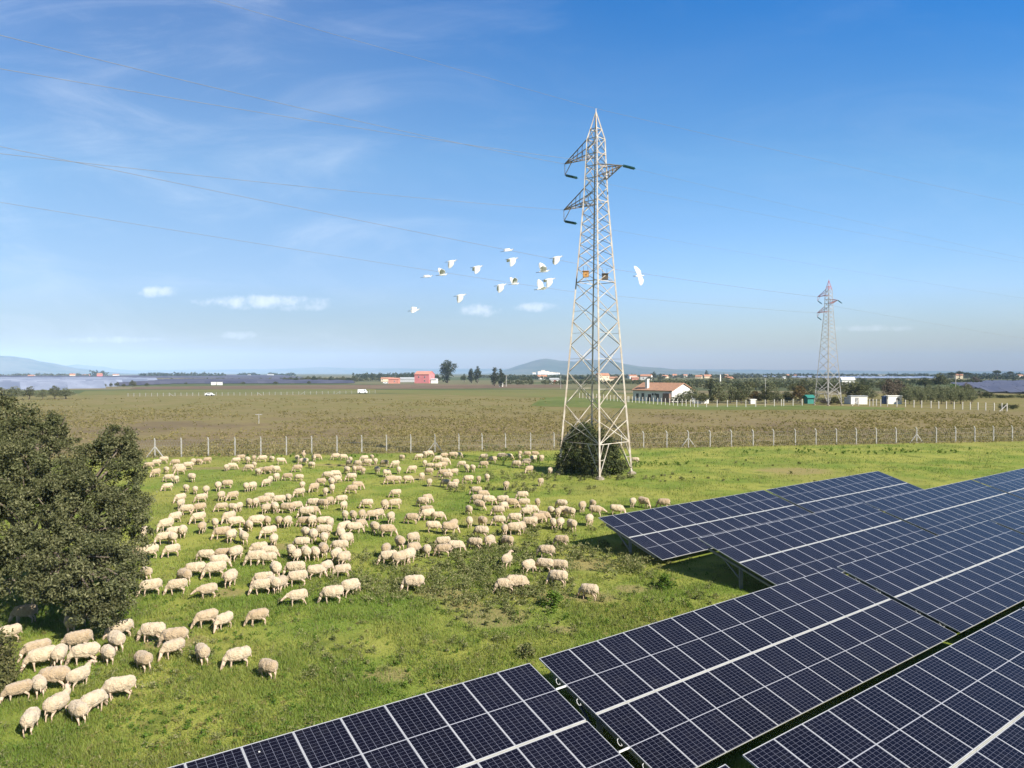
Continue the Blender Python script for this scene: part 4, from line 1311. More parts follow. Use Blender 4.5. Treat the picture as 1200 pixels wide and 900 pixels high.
house('villa', 741, 443.3, 13, 10, 4.2, 1.9, 12, m_white, m_tile2, 'white hipped looking villa on the skyline above the bungalow chimney', Y=1150, windows=[('f', 3, 2.2, 1.6, 1.6)])
house('cottage', 744, 446.4, 9, 7, 2.8, 1.4, 0, m_coral, m_tile, 'brown cottage just above the bungalow roof', Y=900)
house('villa', 757.5, 445.2, 14, 9, 5.0, 2.2, -24, m_white, m_tile2, 'white villa with orange roof above the bungalow', Y=930, windows=[('r', 0, 2.4, 1.4, 1.4), ('f', 2, 2.4, 1.4, 1.4), ('f', -3, 2.4, 1.4, 1.4)])
for (px, by, lx, hw, hr, y, wl, rf, lab) in (
        (779, 443, 11, 3, 2.2, 1300, m_cream, m_tile2, 'orange roofed cottage left of the skyline pair'), (790.5, 442.6, 8, 4, 3, 1400, m_white, m_tile2, 'small steep roofed white house on the skyline'),
        (803, 442, 8, 4, 2, 1500, m_white, m_tile2, 'tiny white house between skyline roofs'), (819, 443.4, 10, 3.4, 2.4, 1150, m_cream, m_tile2, 'cream house in the skyline cluster left of the cypress tip'),
        (829, 443.6, 12, 3.6, 2.6, 1250, m_cream, m_tile2, 'wide cream house in the skyline cluster by the cypress tip'), (851, 442.2, 8, 3.6, 2.4, 1500, m_white, m_tile2, 'white house on the skyline right of the pillar'),
        (853.5, 445.8, 10, 2.6, 1.8, 880, m_cream, m_tile2, 'orange roofed bungalow above the garden trees'), (922.5, 442.3, 8, 3.4, 2.6, 1500, m_white, m_tile2, 'red roofed house on the skyline left of far pylon'),
        (932, 442.4, 8, 3, 2.2, 1480, m_coral, m_tile2, 'coral house nearest the far pylon on the skyline'), (919, 444, 4, 2.6, 1, 1100, m_white, m_grey, 'tiny white hut left of the far pylon'),
        (1033, 441.5, 15, 3, 1.6, 1700, m_white, m_grey, 'long white farm shed on the skyline between pylon and pines'), (1123.5, 444, 9, 6.0, 2, 1000, m_cream, m_tile2, 'cream house among the umbrella pines'),
        (1195, 442.8, 9, 4, 2, 1300, m_white, m_tile, 'white house at the right end of the treeline'), (37, 442, 12, 3, 2, 1500, m_white, m_tile2, 'small white farmhouse below the left hill'),
        (85, 441.4, 10, 5, 2.6, 1500, m_cream, m_tile2, 'cream house at the foot of the left hill'), (101, 441, 14, 4, 2, 1700, m_coral, m_tile2, 'long coral roofed house at the foot of the left hill'),
        (117, 441.8, 9, 6, 2.6, 1450, m_pink, m_tile2, 'pink house before the wooded knoll at left'), (136, 440.8, 13, 4.4, 2, 1750, m_white, m_tile2, 'white house right of the wooded knoll'),
        (317, 440.4, 15, 4, 2, 2000, m_white, m_grey, 'white farm shed on the horizon'), (327, 440, 12, 2.6, 1.4, 2200, m_white, m_grey, 'low pale farm shed on the horizon next to the white one'),
        (292, 440.5, 9, 3, 1.6, 2000, m_white, m_grey, 'pale hut on the horizon left of the white farm shed')):
    house('distant_house', px, by, lx, lx * .7, hw, hr, random.uniform(-25, 25), wl, rf, lab, Y=y)
house('white_barn', 993, 450.6, 9.5, 7, 4.0, 1.6, -12, m_white, m_white, 'white gabled barn just right of the far pylon feet', Y=560, cat='barn')
house('shed', 1005, 474, 4.6, 3.2, 2.3, .4, -8, m_white, m_grey, 'white garden shed with grey lid roof behind braced post', doors=[('f', -.6, .9, 1.9, m_grey)], Y=212, flat=True)
house('shed', 996.5, 474, 2.4, 2.4, 1.7, .4, 6, m_white, m_grey, 'low white hut touching the grey roofed garden shed', Y=214, flat=True)
house('site_cabin', 1047, 474, 3.9, 2.4, 2.3, .3, -4, m_white, m_white, 'white site cabin left of the olive grove', Y=213, flat=True, cat='cabin', windows=[('f', .8, 1.4, .9, .7)])
house('storage_box', 1037.5, 474, 1.3, 1.6, 2.1, .3, 0, m_bluep, m_bluep, 'dark blue storage box beside the white site cabin', Y=214, flat=True, cat='box')
house('tarpaulin_shelter', 948, 474, 2.0, 2.0, 1.9, .5, 10, m_teal, m_teal, 'teal green tarpaulin shelter behind the post fence', Y=215, cat='shelter')
for i, px in enumerate((250.5, 257.5)):
    house('storage_container', px, 451, 3.3, 2.4, 2.1, .3, 0, m_white, m_white, ('white container beside the distant solar farm, the one nearer the tree', 'white container beside the distant solar farm, the one nearer the pylon')[i], Y=545, flat=True, cat='container')
house('garden_wall', 821, 474.5, 5.0, .3, 1.4, .1, 0, m_white, m_grey, 'short white garden wall behind the post fence below the cypress', Y=216, flat=True, cat='wall')
house('well_house', 882, 475, 1.6, 1.6, 1.2, .4, 0, m_white, m_white, 'tiny white well house behind wide spaced posts', Y=214, flat=True, cat='hut')
house('kiosk', 587.3, 453, 2.6, 2.6, 3.2, .4, 0, m_white, m_white, 'small white electric kiosk at the foot of the third tall tree', Y=480, flat=True, cat='kiosk')
hills_y = 4300
for i, (px, py, w, h) in enumerate(((632, 437, 20, 14), (636.5, 437, 22, 22), (640.5, 437, 30, 15), (645, 437.3, 34, 10), (649, 437.4, 26, 8), (653, 437.6, 30, 7), (626, 437.6, 20, 8))):
    house('hill_town_block', px, py, w, w * .7, h, 4, random.uniform(-20, 20), m_white, m_cream, 'white block of the town below the central hill', Y=hills_y + i * 25, group='white town blocks below the central hill', cat='building')

def pole(name, px, base_py, top_py, Y, w, m, label, cat):
    p = at(px, 437, Y)
    t = at(px, top_py, Y)
    root = empty(name, (p.x, Y, 0), label, cat)
    mb = MB()
    mb.bar((0, 0, -.2), (0, 0, t.z), w, w, n=8, w2=w * .75)
    mb.build('shaft', m, root)
    mb = MB()
    mb.bar((-.6, 0, t.z * .94), (.6, 0, t.z * .94), .1 * max(1, w), .1 * max(1, w))
    mb.build('crossarm', m, root)
pole('chimney_stack', 844, 449, 439, 560, 1.3, m_white, 'white pillar like chimney standing above the garden trees', 'chimney')
pole('utility_pole', 593.2, 452, 439.5, 480, .55, m_conc, 'pale utility pole right of the third tall tree', 'pole')
pole('utility_pole', 897, 463, 443, 300, .28, m_conc, 'thin utility pole above trees left of far pylon', 'pole')
pole('utility_pole', 1120, 462, 441, 310, .34, m_conc, 'pale pole behind the olive grove near the cream house', 'pole')
pole('utility_pole', 657, 455, 440, 420, .28, m_conc, 'thin pole just left of the near pylon beside shed', 'pole')
pole('utility_pole', 303, 500, 485, 128, .14, m_conc, 'lone thin stake in the dry field behind the flock', 'pole')

def vehicle(name, px, base_py, length, height, label, cat, van=False, yaw=0):
    g = gnd(px, base_py)
    root = empty(name, g, label, cat, rz=R(yaw))
    l, w, hh = length, 1.75, height
    mb = MB()
    prof = [(-l / 2, .35), (l / 2, .35), (l / 2, hh * .52), (l * .30, hh * .60), (l * .16, hh), (-l * .36, hh), (-l / 2, hh * .62)] if not van else [(-l / 2, .35), (l / 2, .35), (l / 2, hh * .5), (l * .40, hh * .62), (l * .30, hh), (-l / 2, hh)]
    vs = [(x, -w / 2, z) for x, z in prof] + [(x, w / 2, z) for x, z in prof]
    n = len(prof)
    mb.add(vs, [tuple(range(n)), tuple(range(2 * n - 1, n - 1, -1))] + [(i, i + n, (i + 1) % n + n, (i + 1) % n) for i in range(n)])
    mb.build('body', m_carw, root)
    mb = MB()
    mb.box((l * (-.05 if not van else .25), 0, hh * .78), (l * (.34 if not van else .12), w + .03, hh * .22))
    mb.build('window', m_glass, root)
    for sx in (-.31, .31):
        for sy in (-1, 1):
            mb = MB()
            mb.bar((l * sx, sy * (w / 2 - .12), .33), (l * sx, sy * (w / 2 + .04), .33), .66, .66, n=12)
            mb.build('wheel', m_tyre, root)
vehicle('parked_car', 246, 464.0, 3.3, 1.25, 'white car parked at the distant low post fence', 'car')
vehicle('parked_van', 425, 461.2, 4.1, 1.9, 'white van parked at the end of the distant low fence', 'van', True)
vehicle('parked_car', 452, 449.7, 4.4, 1.5, 'pale car parked beside the coral outbuilding', 'car')
# two pale things near the left solar farm
house('inverter_hut', 181, 449.2, 6.5, 2.6, 2.0, .3, 5, m_white, m_grey, 'long white inverter hut in the left solar farm', Y=640, flat=True, cat='hut')
house('inverter_hut', 190, 447.6, 7.5, 2.6, 2.2, .3, 5, m_white, m_grey, 'white inverter hut further back by the stubble strip', Y=760, flat=True, cat='hut')

# ------------------------------------------------------------------ distant trees
T_ = far_tree
T_('tall_conifer', 524.3, 448.8, 421.6, 23, 'pine', m_leaf_pine, 'tallest dark conifer right of the pink farmhouse', var=1)
T_('tall_conifer', 552.5, 449, 431.5, 11, 'pine', m_leaf_pine, 'shorter half of the middle pair of dark conifers', var=2)
T_('tall_conifer', 559.5, 449.2, 428.3, 10.5, 'slim', m_leaf_pine, 'taller half of the middle pair of dark conifers', var=3)
T_('tall_conifer', 579.5, 452.6, 429.8, 12, 'slim', m_leaf_pine, 'tall slim conifer left of the white kiosk', var=4)
T_('tall_conifer', 587.5, 453.2, 431.8, 11, 'slim', m_leaf_pine, 'slim conifer directly above the white kiosk', var=5)
T_('garden_tree', 512, 449, 438.5, 11, 'round', m_leaf_dark, 'rounded bushy tree between pink farmhouse and tallest conifer', var=1)
T_('garden_tree', 544, 448, 437.4, 9, 'round', m_leaf_dark, 'small round tree between the tall conifer groups', var=2)
T_('cypress', 833, 470, 440.3, 5.2, 'cypress', m_leaf_pine, 'narrow dark cypress right of the bungalow gable', var=1)
gt = 'mixed garden trees behind the post fence'
i = 0
for (px, by, ty, w, k, m, adj) in (
        (797, 474, 460.5, 17, 'round', m_leaf_grey, 'low olive green shrub before the bungalow gable'), (812, 474.5, 452.5, 21, 'round', m_leaf_grey, 'spreading olive green tree at the right of the bungalow gable'),
        (824, 474, 458.5, 14, 'round', m_leaf_olive, 'dark small tree between gable tree and cypress'), (842, 474.5, 448.6, 18, 'round', m_leaf_grey, 'dense tree just right of the cypress'),
        (856, 474.5, 450.4, 18, 'round', m_leaf_grey, 'second dense tree right of the cypress'), (869, 474, 453, 16, 'round', m_leaf_olive, 'dark garden tree above the well house'),
        (886, 474, 456, 14, 'round', m_leaf_rust, 'rusty orange leaved garden tree'), (877, 473, 450, 15, 'round', m_leaf_grey, 'olive tree just left of the rusty one'),
        (898, 474, 453.5, 17, 'round', m_leaf_olive, 'dark garden tree right of the rusty one'), (911, 474, 455, 15, 'round', m_leaf_grey, 'olive green tree under the thin utility pole'),
        (923, 473.5, 457, 15, 'round', m_leaf_olive, 'dark low tree left of the teal shelter'), (938, 473, 451.5, 18, 'round', m_leaf_rust, 'brown green tree beside the teal shelter'),
        (951, 473, 454, 14, 'round', m_leaf_grey, 'yellowish tree at the left foot of the far pylon'), (964, 475.2, 463.5, 20, 'bush', m_leaf_grey, 'low thicket round the far pylon feet, pylon left side'),
        (981, 475.2, 463.0, 20, 'bush', m_leaf_olive, 'low thicket round the far pylon feet, pylon right side'), (972, 475.6, 467.0, 26, 'bush', m_leaf_bare, 'brown brush in front of the far pylon'),
        (1003, 470, 448.5, 30, 'round', m_leaf_olive, 'broad dark evergreen tree behind the garden shed'), (1022, 471, 453.5, 17, 'round', m_leaf_grey, 'olive tree right of the broad dark evergreen'),
        (1043, 471, 440.5, 17, 'round', m_leaf_bare, 'leafless brown tree behind the site cabin'), (1053, 470, 444.5, 15, 'round', m_leaf_bare, 'smaller leafless brown tree behind the site cabin')):
    i += 1
    T_('garden_tree' if k != 'bush' else 'thicket', px, by, ty, w * (1.25 if k != 'bush' else 1.1), k, m, adj, 'tree' if k != 'bush' else 'shrub', gt, Y=min(gnd(px, by).y + 6 + 4 * (i % 3), 245), var=i % 4)
# further layer of trees
for j, px in enumerate(range(836, 1062, 13)):
    m = (m_leaf_olive, m_leaf_grey, m_leaf_dark, m_leaf_light)[j % 4]
    far_tree('field_tree', px + random.uniform(-4, 4), 458, 446.0 + random.uniform(-1.6, 2.4), random.uniform(18, 25), 'round', m, 'tree in the dark belt between garden and horizon', 'tree', 'trees of the belt behind the garden', Y=random.uniform(300, 400), var=j % 4)
for j, px in enumerate((763, 775, 600, 612, 622, 664, 676, 688, 722, 730, 606, 616)):
    far_tree('field_tree', px + random.uniform(-2, 2), 447, 441 + random.uniform(-1.4, 1.4), random.uniform(6, 11), 'round', (m_leaf_dark, m_leaf_olive)[j % 2], 'small tree in the hedged country below the central hill', 'tree', 'trees below the central hill', Y=random.uniform(640, 850), var=j % 4)
for j, px in enumerate(range(790, 986, 9)):
    far_tree('garden_shrub', px + random.uniform(-2, 2), 474, 464.5 + random.uniform(-2.5, 2.0), random.uniform(11, 16), 'bush', (m_leaf_grey, m_leaf_olive, m_leaf_light, m_leaf_grey)[j % 4],
             'low shrub filling the garden edge behind the post fence', 'shrub', 'low shrubs along the garden edge', Y=random.uniform(222, 236), var=j % 4)
# olive grove
ol = 'olive trees of the grove'
for j, px in enumerate((1066, 1079, 1092, 1104, 1115, 1126, 1138.5)):
    far_tree('olive_tree', px, 478, 456.4 + random.uniform(-.6, .6), 14.5 if j < 6 else 17, 'round', m_leaf_grey, 'grey green olive tree in the front row, number %s from the site cabin' % ('one', 'two', 'three', 'four', 'five', 'six', 'seven')[j], 'tree', ol, Y=210 + j * .4, var=j % 4)
for r_, (Yr, top) in enumerate(((226, 453.6), (244, 452.0), (264, 450.6))):
    for j, px in enumerate(np.arange(1060 + r_ * 3, 1142, 11.5)):
        far_tree('olive_tree', float(px), 474, top + random.uniform(-.6, .6), 13, 'round', m_leaf_grey, 'grey green olive tree in the rows behind the front row', 'tree', 'olive trees of the back rows', Y=Yr, var=(j + r_) % 4)
for (px, ty, w, k, m, Y, adj) in (
        (1084, 441.8, 17, 'round', m_leaf_dark, 420, 'dark tree on the ridge left of the yellow topped one'), (1101, 437.0, 20, 'round', m_leaf_olive, 430, 'big yellowish topped tree behind the olive grove'),
        (1120, 449.5, 16, 'round', m_leaf_fresh, 330, 'bright yellow green tree behind the grove'), (1133, 448.5, 14, 'round', m_leaf_bare, 330, 'brown leafless tree at the right of the bright green one'),
        (1115.5, 435.5, 11, 'umbrella', m_leaf_dark, 900, 'umbrella pine left of the cream house'), (1125, 434.2, 10, 'umbrella', m_leaf_dark, 950, 'umbrella pine just above the cream house'),
        (1134, 435.6, 10, 'umbrella', m_leaf_dark, 900, 'umbrella pine right of the cream house'), (1143, 440.2, 14, 'round', m_leaf_bare, 560, 'brown green tree at the start of the right treeline'),
        (1168.5, 433.0, 10, 'umbrella', m_leaf_dark, 1000, 'lone umbrella pine over the right treeline'), (1184, 434.4, 8, 'umbrella', m_leaf_dark, 1100, 'smaller umbrella pine at the far right'),
        (1012, 443, 8, 'round', m_leaf_dark, 580, 'small dark round tree beside the white barn'), (737 + 2, 446, 6, 'round', m_leaf_olive, 700, 'small tree beside the brown cottage'),
        (766.5, 434.8, 9, 'round', m_leaf_dark, 1150, 'dark tree on the skyline right of the orange roofed villa'), (828, 433.4, 5, 'round', m_leaf_dark, 1300, 'dark tree on the skyline above the house cluster')):
    far_tree('pine_tree' if k == 'umbrella' else 'field_tree', px, 450, ty, w, k, m, adj, 'tree', Y=Y, var=int(px) % 4)
for j, (px, ty, w) in enumerate(((1151, 457.2, 14), (1160, 458.6, 12), (1172, 461.2, 16), (1186, 461.8, 16), (1199, 461.4, 16), (1212, 461.5, 16))):
    far_tree('hedge_bush', px, 468, ty, w * 1.15, 'bush', m_leaf_olive if j % 2 else m_leaf_dark, 'dark bush of the hedge before the right solar field', 'bush', 'hedge bushes before the right solar field', Y=262, var=j % 4)
for j, px in enumerate((1174, 1180, 1186, 1191)):
    far_tree('trimmed_hedge', px, 482, 472.6, 8.5, 'bush', m_leaf_dark, 'dark clipped hedge bush behind the last fence posts', 'bush', 'clipped hedge bushes at the fence end', Y=181, var=j % 4)
for j, (px, by, ty, w) in enumerate(((2, 468.6, 453.5, 22), (17, 468.4, 453, 24), (34, 468, 452, 22), (50, 468, 454.6, 18), (64, 467.6, 451.4, 16), (77, 467.4, 454.6, 20))):
    far_tree('field_bush', px, by, ty, w, 'round', m_leaf_grey if j % 2 else m_leaf_olive, 'round dusty green bush before the left solar farm, number %s from the edge' % ('one', 'two', 'three', 'four', 'five', 'six')[j], 'bush', 'bushes before the left solar farm', var=j % 4)
for j, (px, by, ty, w) in enumerate(((122, 453.6, 449, 6), (130, 453.6, 448.5, 5), (137.5, 453.8, 447, 7), (145, 453.4, 449, 5), (155.5, 453.8, 445.4, 9), (172, 452.6, 448.8, 7), (218, 450.6, 447.6, 5), (285, 450.4, 447, 6), (323, 450.2, 446.8, 7), (362, 449.8, 446.4, 6))):
    far_tree('field_bush', px, by, ty, w, 'round', m_leaf_olive, 'small bush at the edge of the distant solar farm', 'bush', 'small bushes along the distant solar farm', var=j % 4)
for j in range(13):
    px = 334 + j * 6.8
    far_tree('field_tree', px, 448.2, 441.0 + random.uniform(-1, 1.6), random.uniform(8, 11), 'round', (m_leaf_olive, m_leaf_light, m_leaf_dark)[j % 3], 'olive coloured tree in the row beyond the solar field', 'tree', 'trees in the row beyond the solar field', Y=700 + random.uniform(-20, 60), var=j % 4)
for j, px in enumerate((437, 445, 470, 476, 484, 428)):
    far_tree('field_tree', px, 446, 437.4 + random.uniform(-1, 1), 9, 'round', m_leaf_dark, 'dark tree behind the long roofed farm', 'tree', 'trees behind the coral farm buildings', Y=900, var=j % 4)

def treeline(x0, x1, Y, top0, top1, m, label, seed, depth=40, gap=0.3):
    """far wood reading as one mass"""
    rs = np.random.RandomState(seed)
    lobes = []
    px = x0
    while px < x1:
        ty = top0 + (top1 - top0) * (px - x0) / (x1 - x0) + rs.uniform(-.6, 1.3)
        if mnoise.noise(Vector((px * .05, seed, 0))) > -gap:
            YY = Y + rs.uniform(0, depth)
            t = at(px, ty, YY)
            r = max(t.z * .5, .8)
            lobes.append((t.x, YY, t.z - r, r * rs.uniform(.9, 1.5), r * 1.2, r))
        px += rs.uniform(1.2, 2.6)
    me = crown_mesh('treeline', lobes, len(lobes) * 9, 13, .0012 * Y, (.0017 * Y, .0009 * Y), m, seed, .4)
    tag(link('treeline', me), label, 'trees', None, 'stuff')
treeline(163, 263, 1500, 436.6, 436.6, m_leaf_dark, 'dark wood on the horizon above the stubble strip', 61, 60, .9)
treeline(108, 124, 1700, 434.2, 434.8, m_leaf_dark, 'wooded knoll among the left houses', 62, 60, .9)
treeline(-20, 108, 1600, 438.6, 438.0, m_leaf_olive, 'broken treeline below the left hill', 63, 60, .3)
treeline(280, 345, 2100, 437.6, 437.4, m_leaf_dark, 'low wood on the horizon by the white farm shed', 64, 60, .3)
treeline(-10, 330, 830, 444.5, 443.8, m_leaf_olive, 'thin hedge between solar fields', 65, 20, .05)
treeline(415, 500, 1200, 437.6, 436.6, m_leaf_dark, 'dark wood behind the coral farm', 66, 60, .6)
treeline(592, 700, 1000, 440.4, 440.4, m_leaf_dark, 'wood below the central hill', 67, 100, .6)
treeline(690, 870, 1500, 438.8, 439.2, m_leaf_dark, 'treeline among the skyline houses', 68, 120, .5)
treeline(860, 1120, 1800, 438.2, 438.4, m_leaf_dark, 'treeline behind the far pylon', 69, 160, .6)
treeline(840, 1060, 700, 443.0, 443.6, m_leaf_olive, 'olive coloured treeline behind the garden belt', 70, 80, .3)
treeline(720, 860, 620, 445.2, 445.4, m_leaf_olive, 'hedges between cottages and bungalow', 71, 60, .5)
treeline(1138, 1300, 1000, 439.6, 440.0, m_leaf_dark, 'treeline above the right solar field', 72, 60, .8)
treeline(1100, 1200, 1900, 437.6, 437.6, m_leaf_dark, 'far wood on the right horizon', 73, 60, .5)
treeline(-30, 60, 640, 446.6, 446.4, m_leaf_olive, 'low hedge behind the left solar farm', 74, 30, .2)

# ------------------------------------------------------------------ blob bodies: many overlapping balls voxel-joined into one skin
def blob_mesh(name, segs, mats, voxel, smooth=4, disp=0.0, dscale=9.0, seed=0, midx=None):
    mb = MB()
    for (p, q, r1, r2) in segs:
        p, q = Vector(p), Vector(q)
        a1 = np.array(r1 if isinstance(r1, (tuple, list)) else (r1,) * 3, float)
        a2 = np.array(r2 if isinstance(r2, (tuple, list)) else (r2,) * 3, float)
        ln = (q - p).length
        n = max(2, int(ln / (min(a1.min(), a2.min()) * 0.45)) + 1)
        for i in range(n):
            t = i / (n - 1)
            ico_into(mb, p.lerp(q, t), tuple(a1 * (1 - t) + a2 * t), 2)
    me = mb.mesh(name + '_raw', [])
    o = bpy.data.objects.new(name + '_raw', me)
    COL.objects.link(o)
    md = o.modifiers.new('r', 'REMESH')
    md.mode = 'VOXEL'
    md.voxel_size = voxel
    md.use_smooth_shade = True
    if smooth:
        s2 = o.modifiers.new('s', 'SMOOTH')
        s2.factor = 0.5
        s2.iterations = smooth
    dg = bpy.context.evaluated_depsgraph_get()
    res = bpy.data.meshes.new_from_object(o.evaluated_get(dg))
    bpy.data.objects.remove(o)
    bpy.data.meshes.remove(me)
    res.name = name
    if disp:
        off = Vector((seed * 3.1, seed * 1.7, 0))
        for v in res.vertices:
            k = mnoise.noise(v.co * dscale + off) * 0.6 + mnoise.noise(v.co * dscale * 2.7 + off) * 0.4
            v.co += v.normal * k * disp
    res.materials.clear()
    for m in mats:
        res.materials.append(m)
    n = len(res.polygons)
    res.polygons.foreach_set('use_smooth', [True] * n)
    if midx:
        res.polygons.foreach_set('material_index', [midx(p.center) for p in res.polygons])
    res.update()
    return res

# ------------------------------------------------------------------ sheep
def fleece_mat():
    m, nt = new_mat('cream_fleece')
    tc = nt.n('ShaderNodeTexCoord').outputs['Object']
    r = nt.n('ShaderNodeObjectInfo').outputs['Random']
    f = nt.noise(tc, 7.0, 4, 0.65)
    c = nt.mix(nt.smooth(f, 0.35, 0.7), (0.585, 0.465, 0.315), (0.445, 0.340, 0.212))
    c = nt.mix(nt.smooth(r, 0.35, 1.0), c, nt.mix(1.0, c, (0.76, 0.71, 0.65), 'MULTIPLY'))
    # dung-brown dirt low on the flanks, as the animals have it
    sp = nt.n('ShaderNodeSeparateXYZ', {0: tc})
    low = nt.smooth(nt.m('ADD', sp.outputs[2], nt.m('MULTIPLY', f, 0.12)), 0.46, 0.30)
    c = nt.mix(nt.m('MULTIPLY', low, 0.35), c, (0.40, 0.29, 0.18))
    p = nt.n('ShaderNodeBsdfPrincipled', {'Base Color': c, 'Roughness': 0.95, 'Specular IOR Level': 0.1, 'Sheen Weight': 0.3})
    b = nt.n('ShaderNodeBump', {'Height': nt.noise(tc, 26.0, 3, 0.6), 'Strength': 1.0, 'Distance': 0.06})
    nt.t.links.new(b.outputs[0], p.inputs['Normal'])
    out(nt, p.outputs[0])
    return m
m_fleece = fleece_mat()
m_skin = mat('pale_sheep_skin', (0.56, 0.42, 0.31), (0.46, 0.33, 0.235), 6, 0.9)
m_hoof = mat('dark_hoof', (0.06, 0.05, 0.04), None, 6, 0.7)
m_eye = mat('dark_eye', (0.015, 0.012, 0.01), None, 6, 0.3)

def sheep_variant(pose, seed):
    rs = random.Random(seed)
    segs = [((-.27, 0, .475), (.20, 0, .47), (.16, .150, .165), (.16, .140, .160))]        # inner trunk
    if pose == 'graze':
        nk = [(.28, 0, .50), (.40, rs.uniform(-.05, .05), .34), (.45, rs.uniform(-.07, .07), .21)]
        hd = [nk[2], (.52, nk[2][1] * 1.3, .07)]
    elif pose == 'walk':
        nk = [(.28, 0, .52), (.42, rs.uniform(-.03, .03), .48), (.50, rs.uniform(-.05, .05), .43)]
        hd = [nk[2], (.65, nk[2][1] * 1.4, .33)]
    else:
        nk = [(.27, 0, .54), (.37, rs.uniform(-.04, .04), .66), (.41, rs.uniform(-.06, .06), .76)]
        hd = [nk[2], (.57, nk[2][1] * 1.8, .69)]
    segs.append((nk[0], nk[1], (.10, .085, .10), (.075, .065, .075)))
    segs.append((nk[1], nk[2], (.075, .065, .075), .062))
    segs.append((hd[0], hd[1], (.066, .056, .062), (.036, .032, .036)))
    hv = (Vector(hd[1]) - Vector(hd[0])).normalized()
    for s in (-1, 1):                                                                     # ears
        e0 = Vector(hd[0]) + Vector((0, s * .04, .01)) - hv * .02
        segs.append((e0, e0 + Vector((-.015, s * .105, -.02)), .022, .014))
    def leg(x, y, kx, fx, hind):
        top = (x, y * .8, .40)
        if hind:
            return [(top, (x + .045, y, .32), (.095, .06, .11), .052), ((x + .045, y, .32), (x - .07, y, .20), .050, .027), ((x - .07, y, .20), (x - .05 + fx, y, .03), .025, .021), ((x - .05 + fx, y, .03), (x - .025 + fx, y, .022), .024, .024)]
        return [(top, (x, y, .30), (.075, .055, .10), .045), ((x, y, .30), (x + .01 + kx, y, .17), .038, .025), ((x + .01 + kx, y, .17), (x + fx, y, .03), .023, .020), ((x + fx, y, .03), (x + .025 + fx, y, .022), .024, .023)]
    st = .09 if pose == 'walk' else .045
    for (x, y, hind) in ((.19, .085, 0), (.19, -.085, 0), (-.26, .09, 1), (-.26, -.09, 1)):
        s = rs.uniform(-st, st)
        segs += leg(x, y, s * .5, s, hind)
    segs.append(((-.40, 0, .54), (-.475, 0, .30), .035, .018))                             # tail
    def mi(c):
        return 1 if c.z < .035 and abs(c.x) < .5 and not (pose == 'graze' and c.x > .5) else 0
    body = blob_mesh('sheep', segs, [m_skin, m_hoof], 0.0165, 3, 0, midx=mi)
    w = rs.uniform(.95, 1.06)
    fl = [((-.28, 0, .505), (-.06, 0, .475), (.20, .20 * w, .205), (.225, .23 * w, .23)), ((-.06, 0, .475), (.14, 0, .475), (.225, .23 * w, .23), (.21, .21 * w, .22)),
          ((.14, 0, .475), (.22, 0, .50), (.20, .195 * w, .205), (.155, .15, .165)), ((.21, 0, .51), Vector(nk[0]).lerp(Vector(nk[1]), .8), (.15, .14, .15), (.10, .092, .10)),
          ((-.29, .06, .44), (-.26, .08, .36), (.12, .085, .11), (.09, .062, .07)), ((-.29, -.06, .44), (-.26, -.08, .36), (.12, .085, .11), (.09, .062, .07)),
          ((.18, .06, .42), (.18, .075, .36), (.10, .075, .10), (.075, .055, .07)), ((.18, -.06, .42), (.18, -.075, .36), (.10, .075, .10), (.075, .055, .07))]
    fleece = blob_mesh('fleece', fl, [m_fleece], 0.020, 1, 0.036, 8.5, seed)
    # eyes
    mb = MB()
    for s in (-1, 1):
        e = Vector(hd[0]).lerp(Vector(hd[1]), .38) + Vector((0, s * .052, .02))
        ico_into(mb, e, .011, 1)
    eyes = mb.mesh('eyes', m_eye)
    return body, fleece, eyes
VAR = {'g': [sheep_variant('graze', s) for s in (1, 2, 3, 4)], 'w': [sheep_variant('walk', s) for s in (5, 6)], 's': [sheep_variant('stand', s) for s in (7, 8)]}

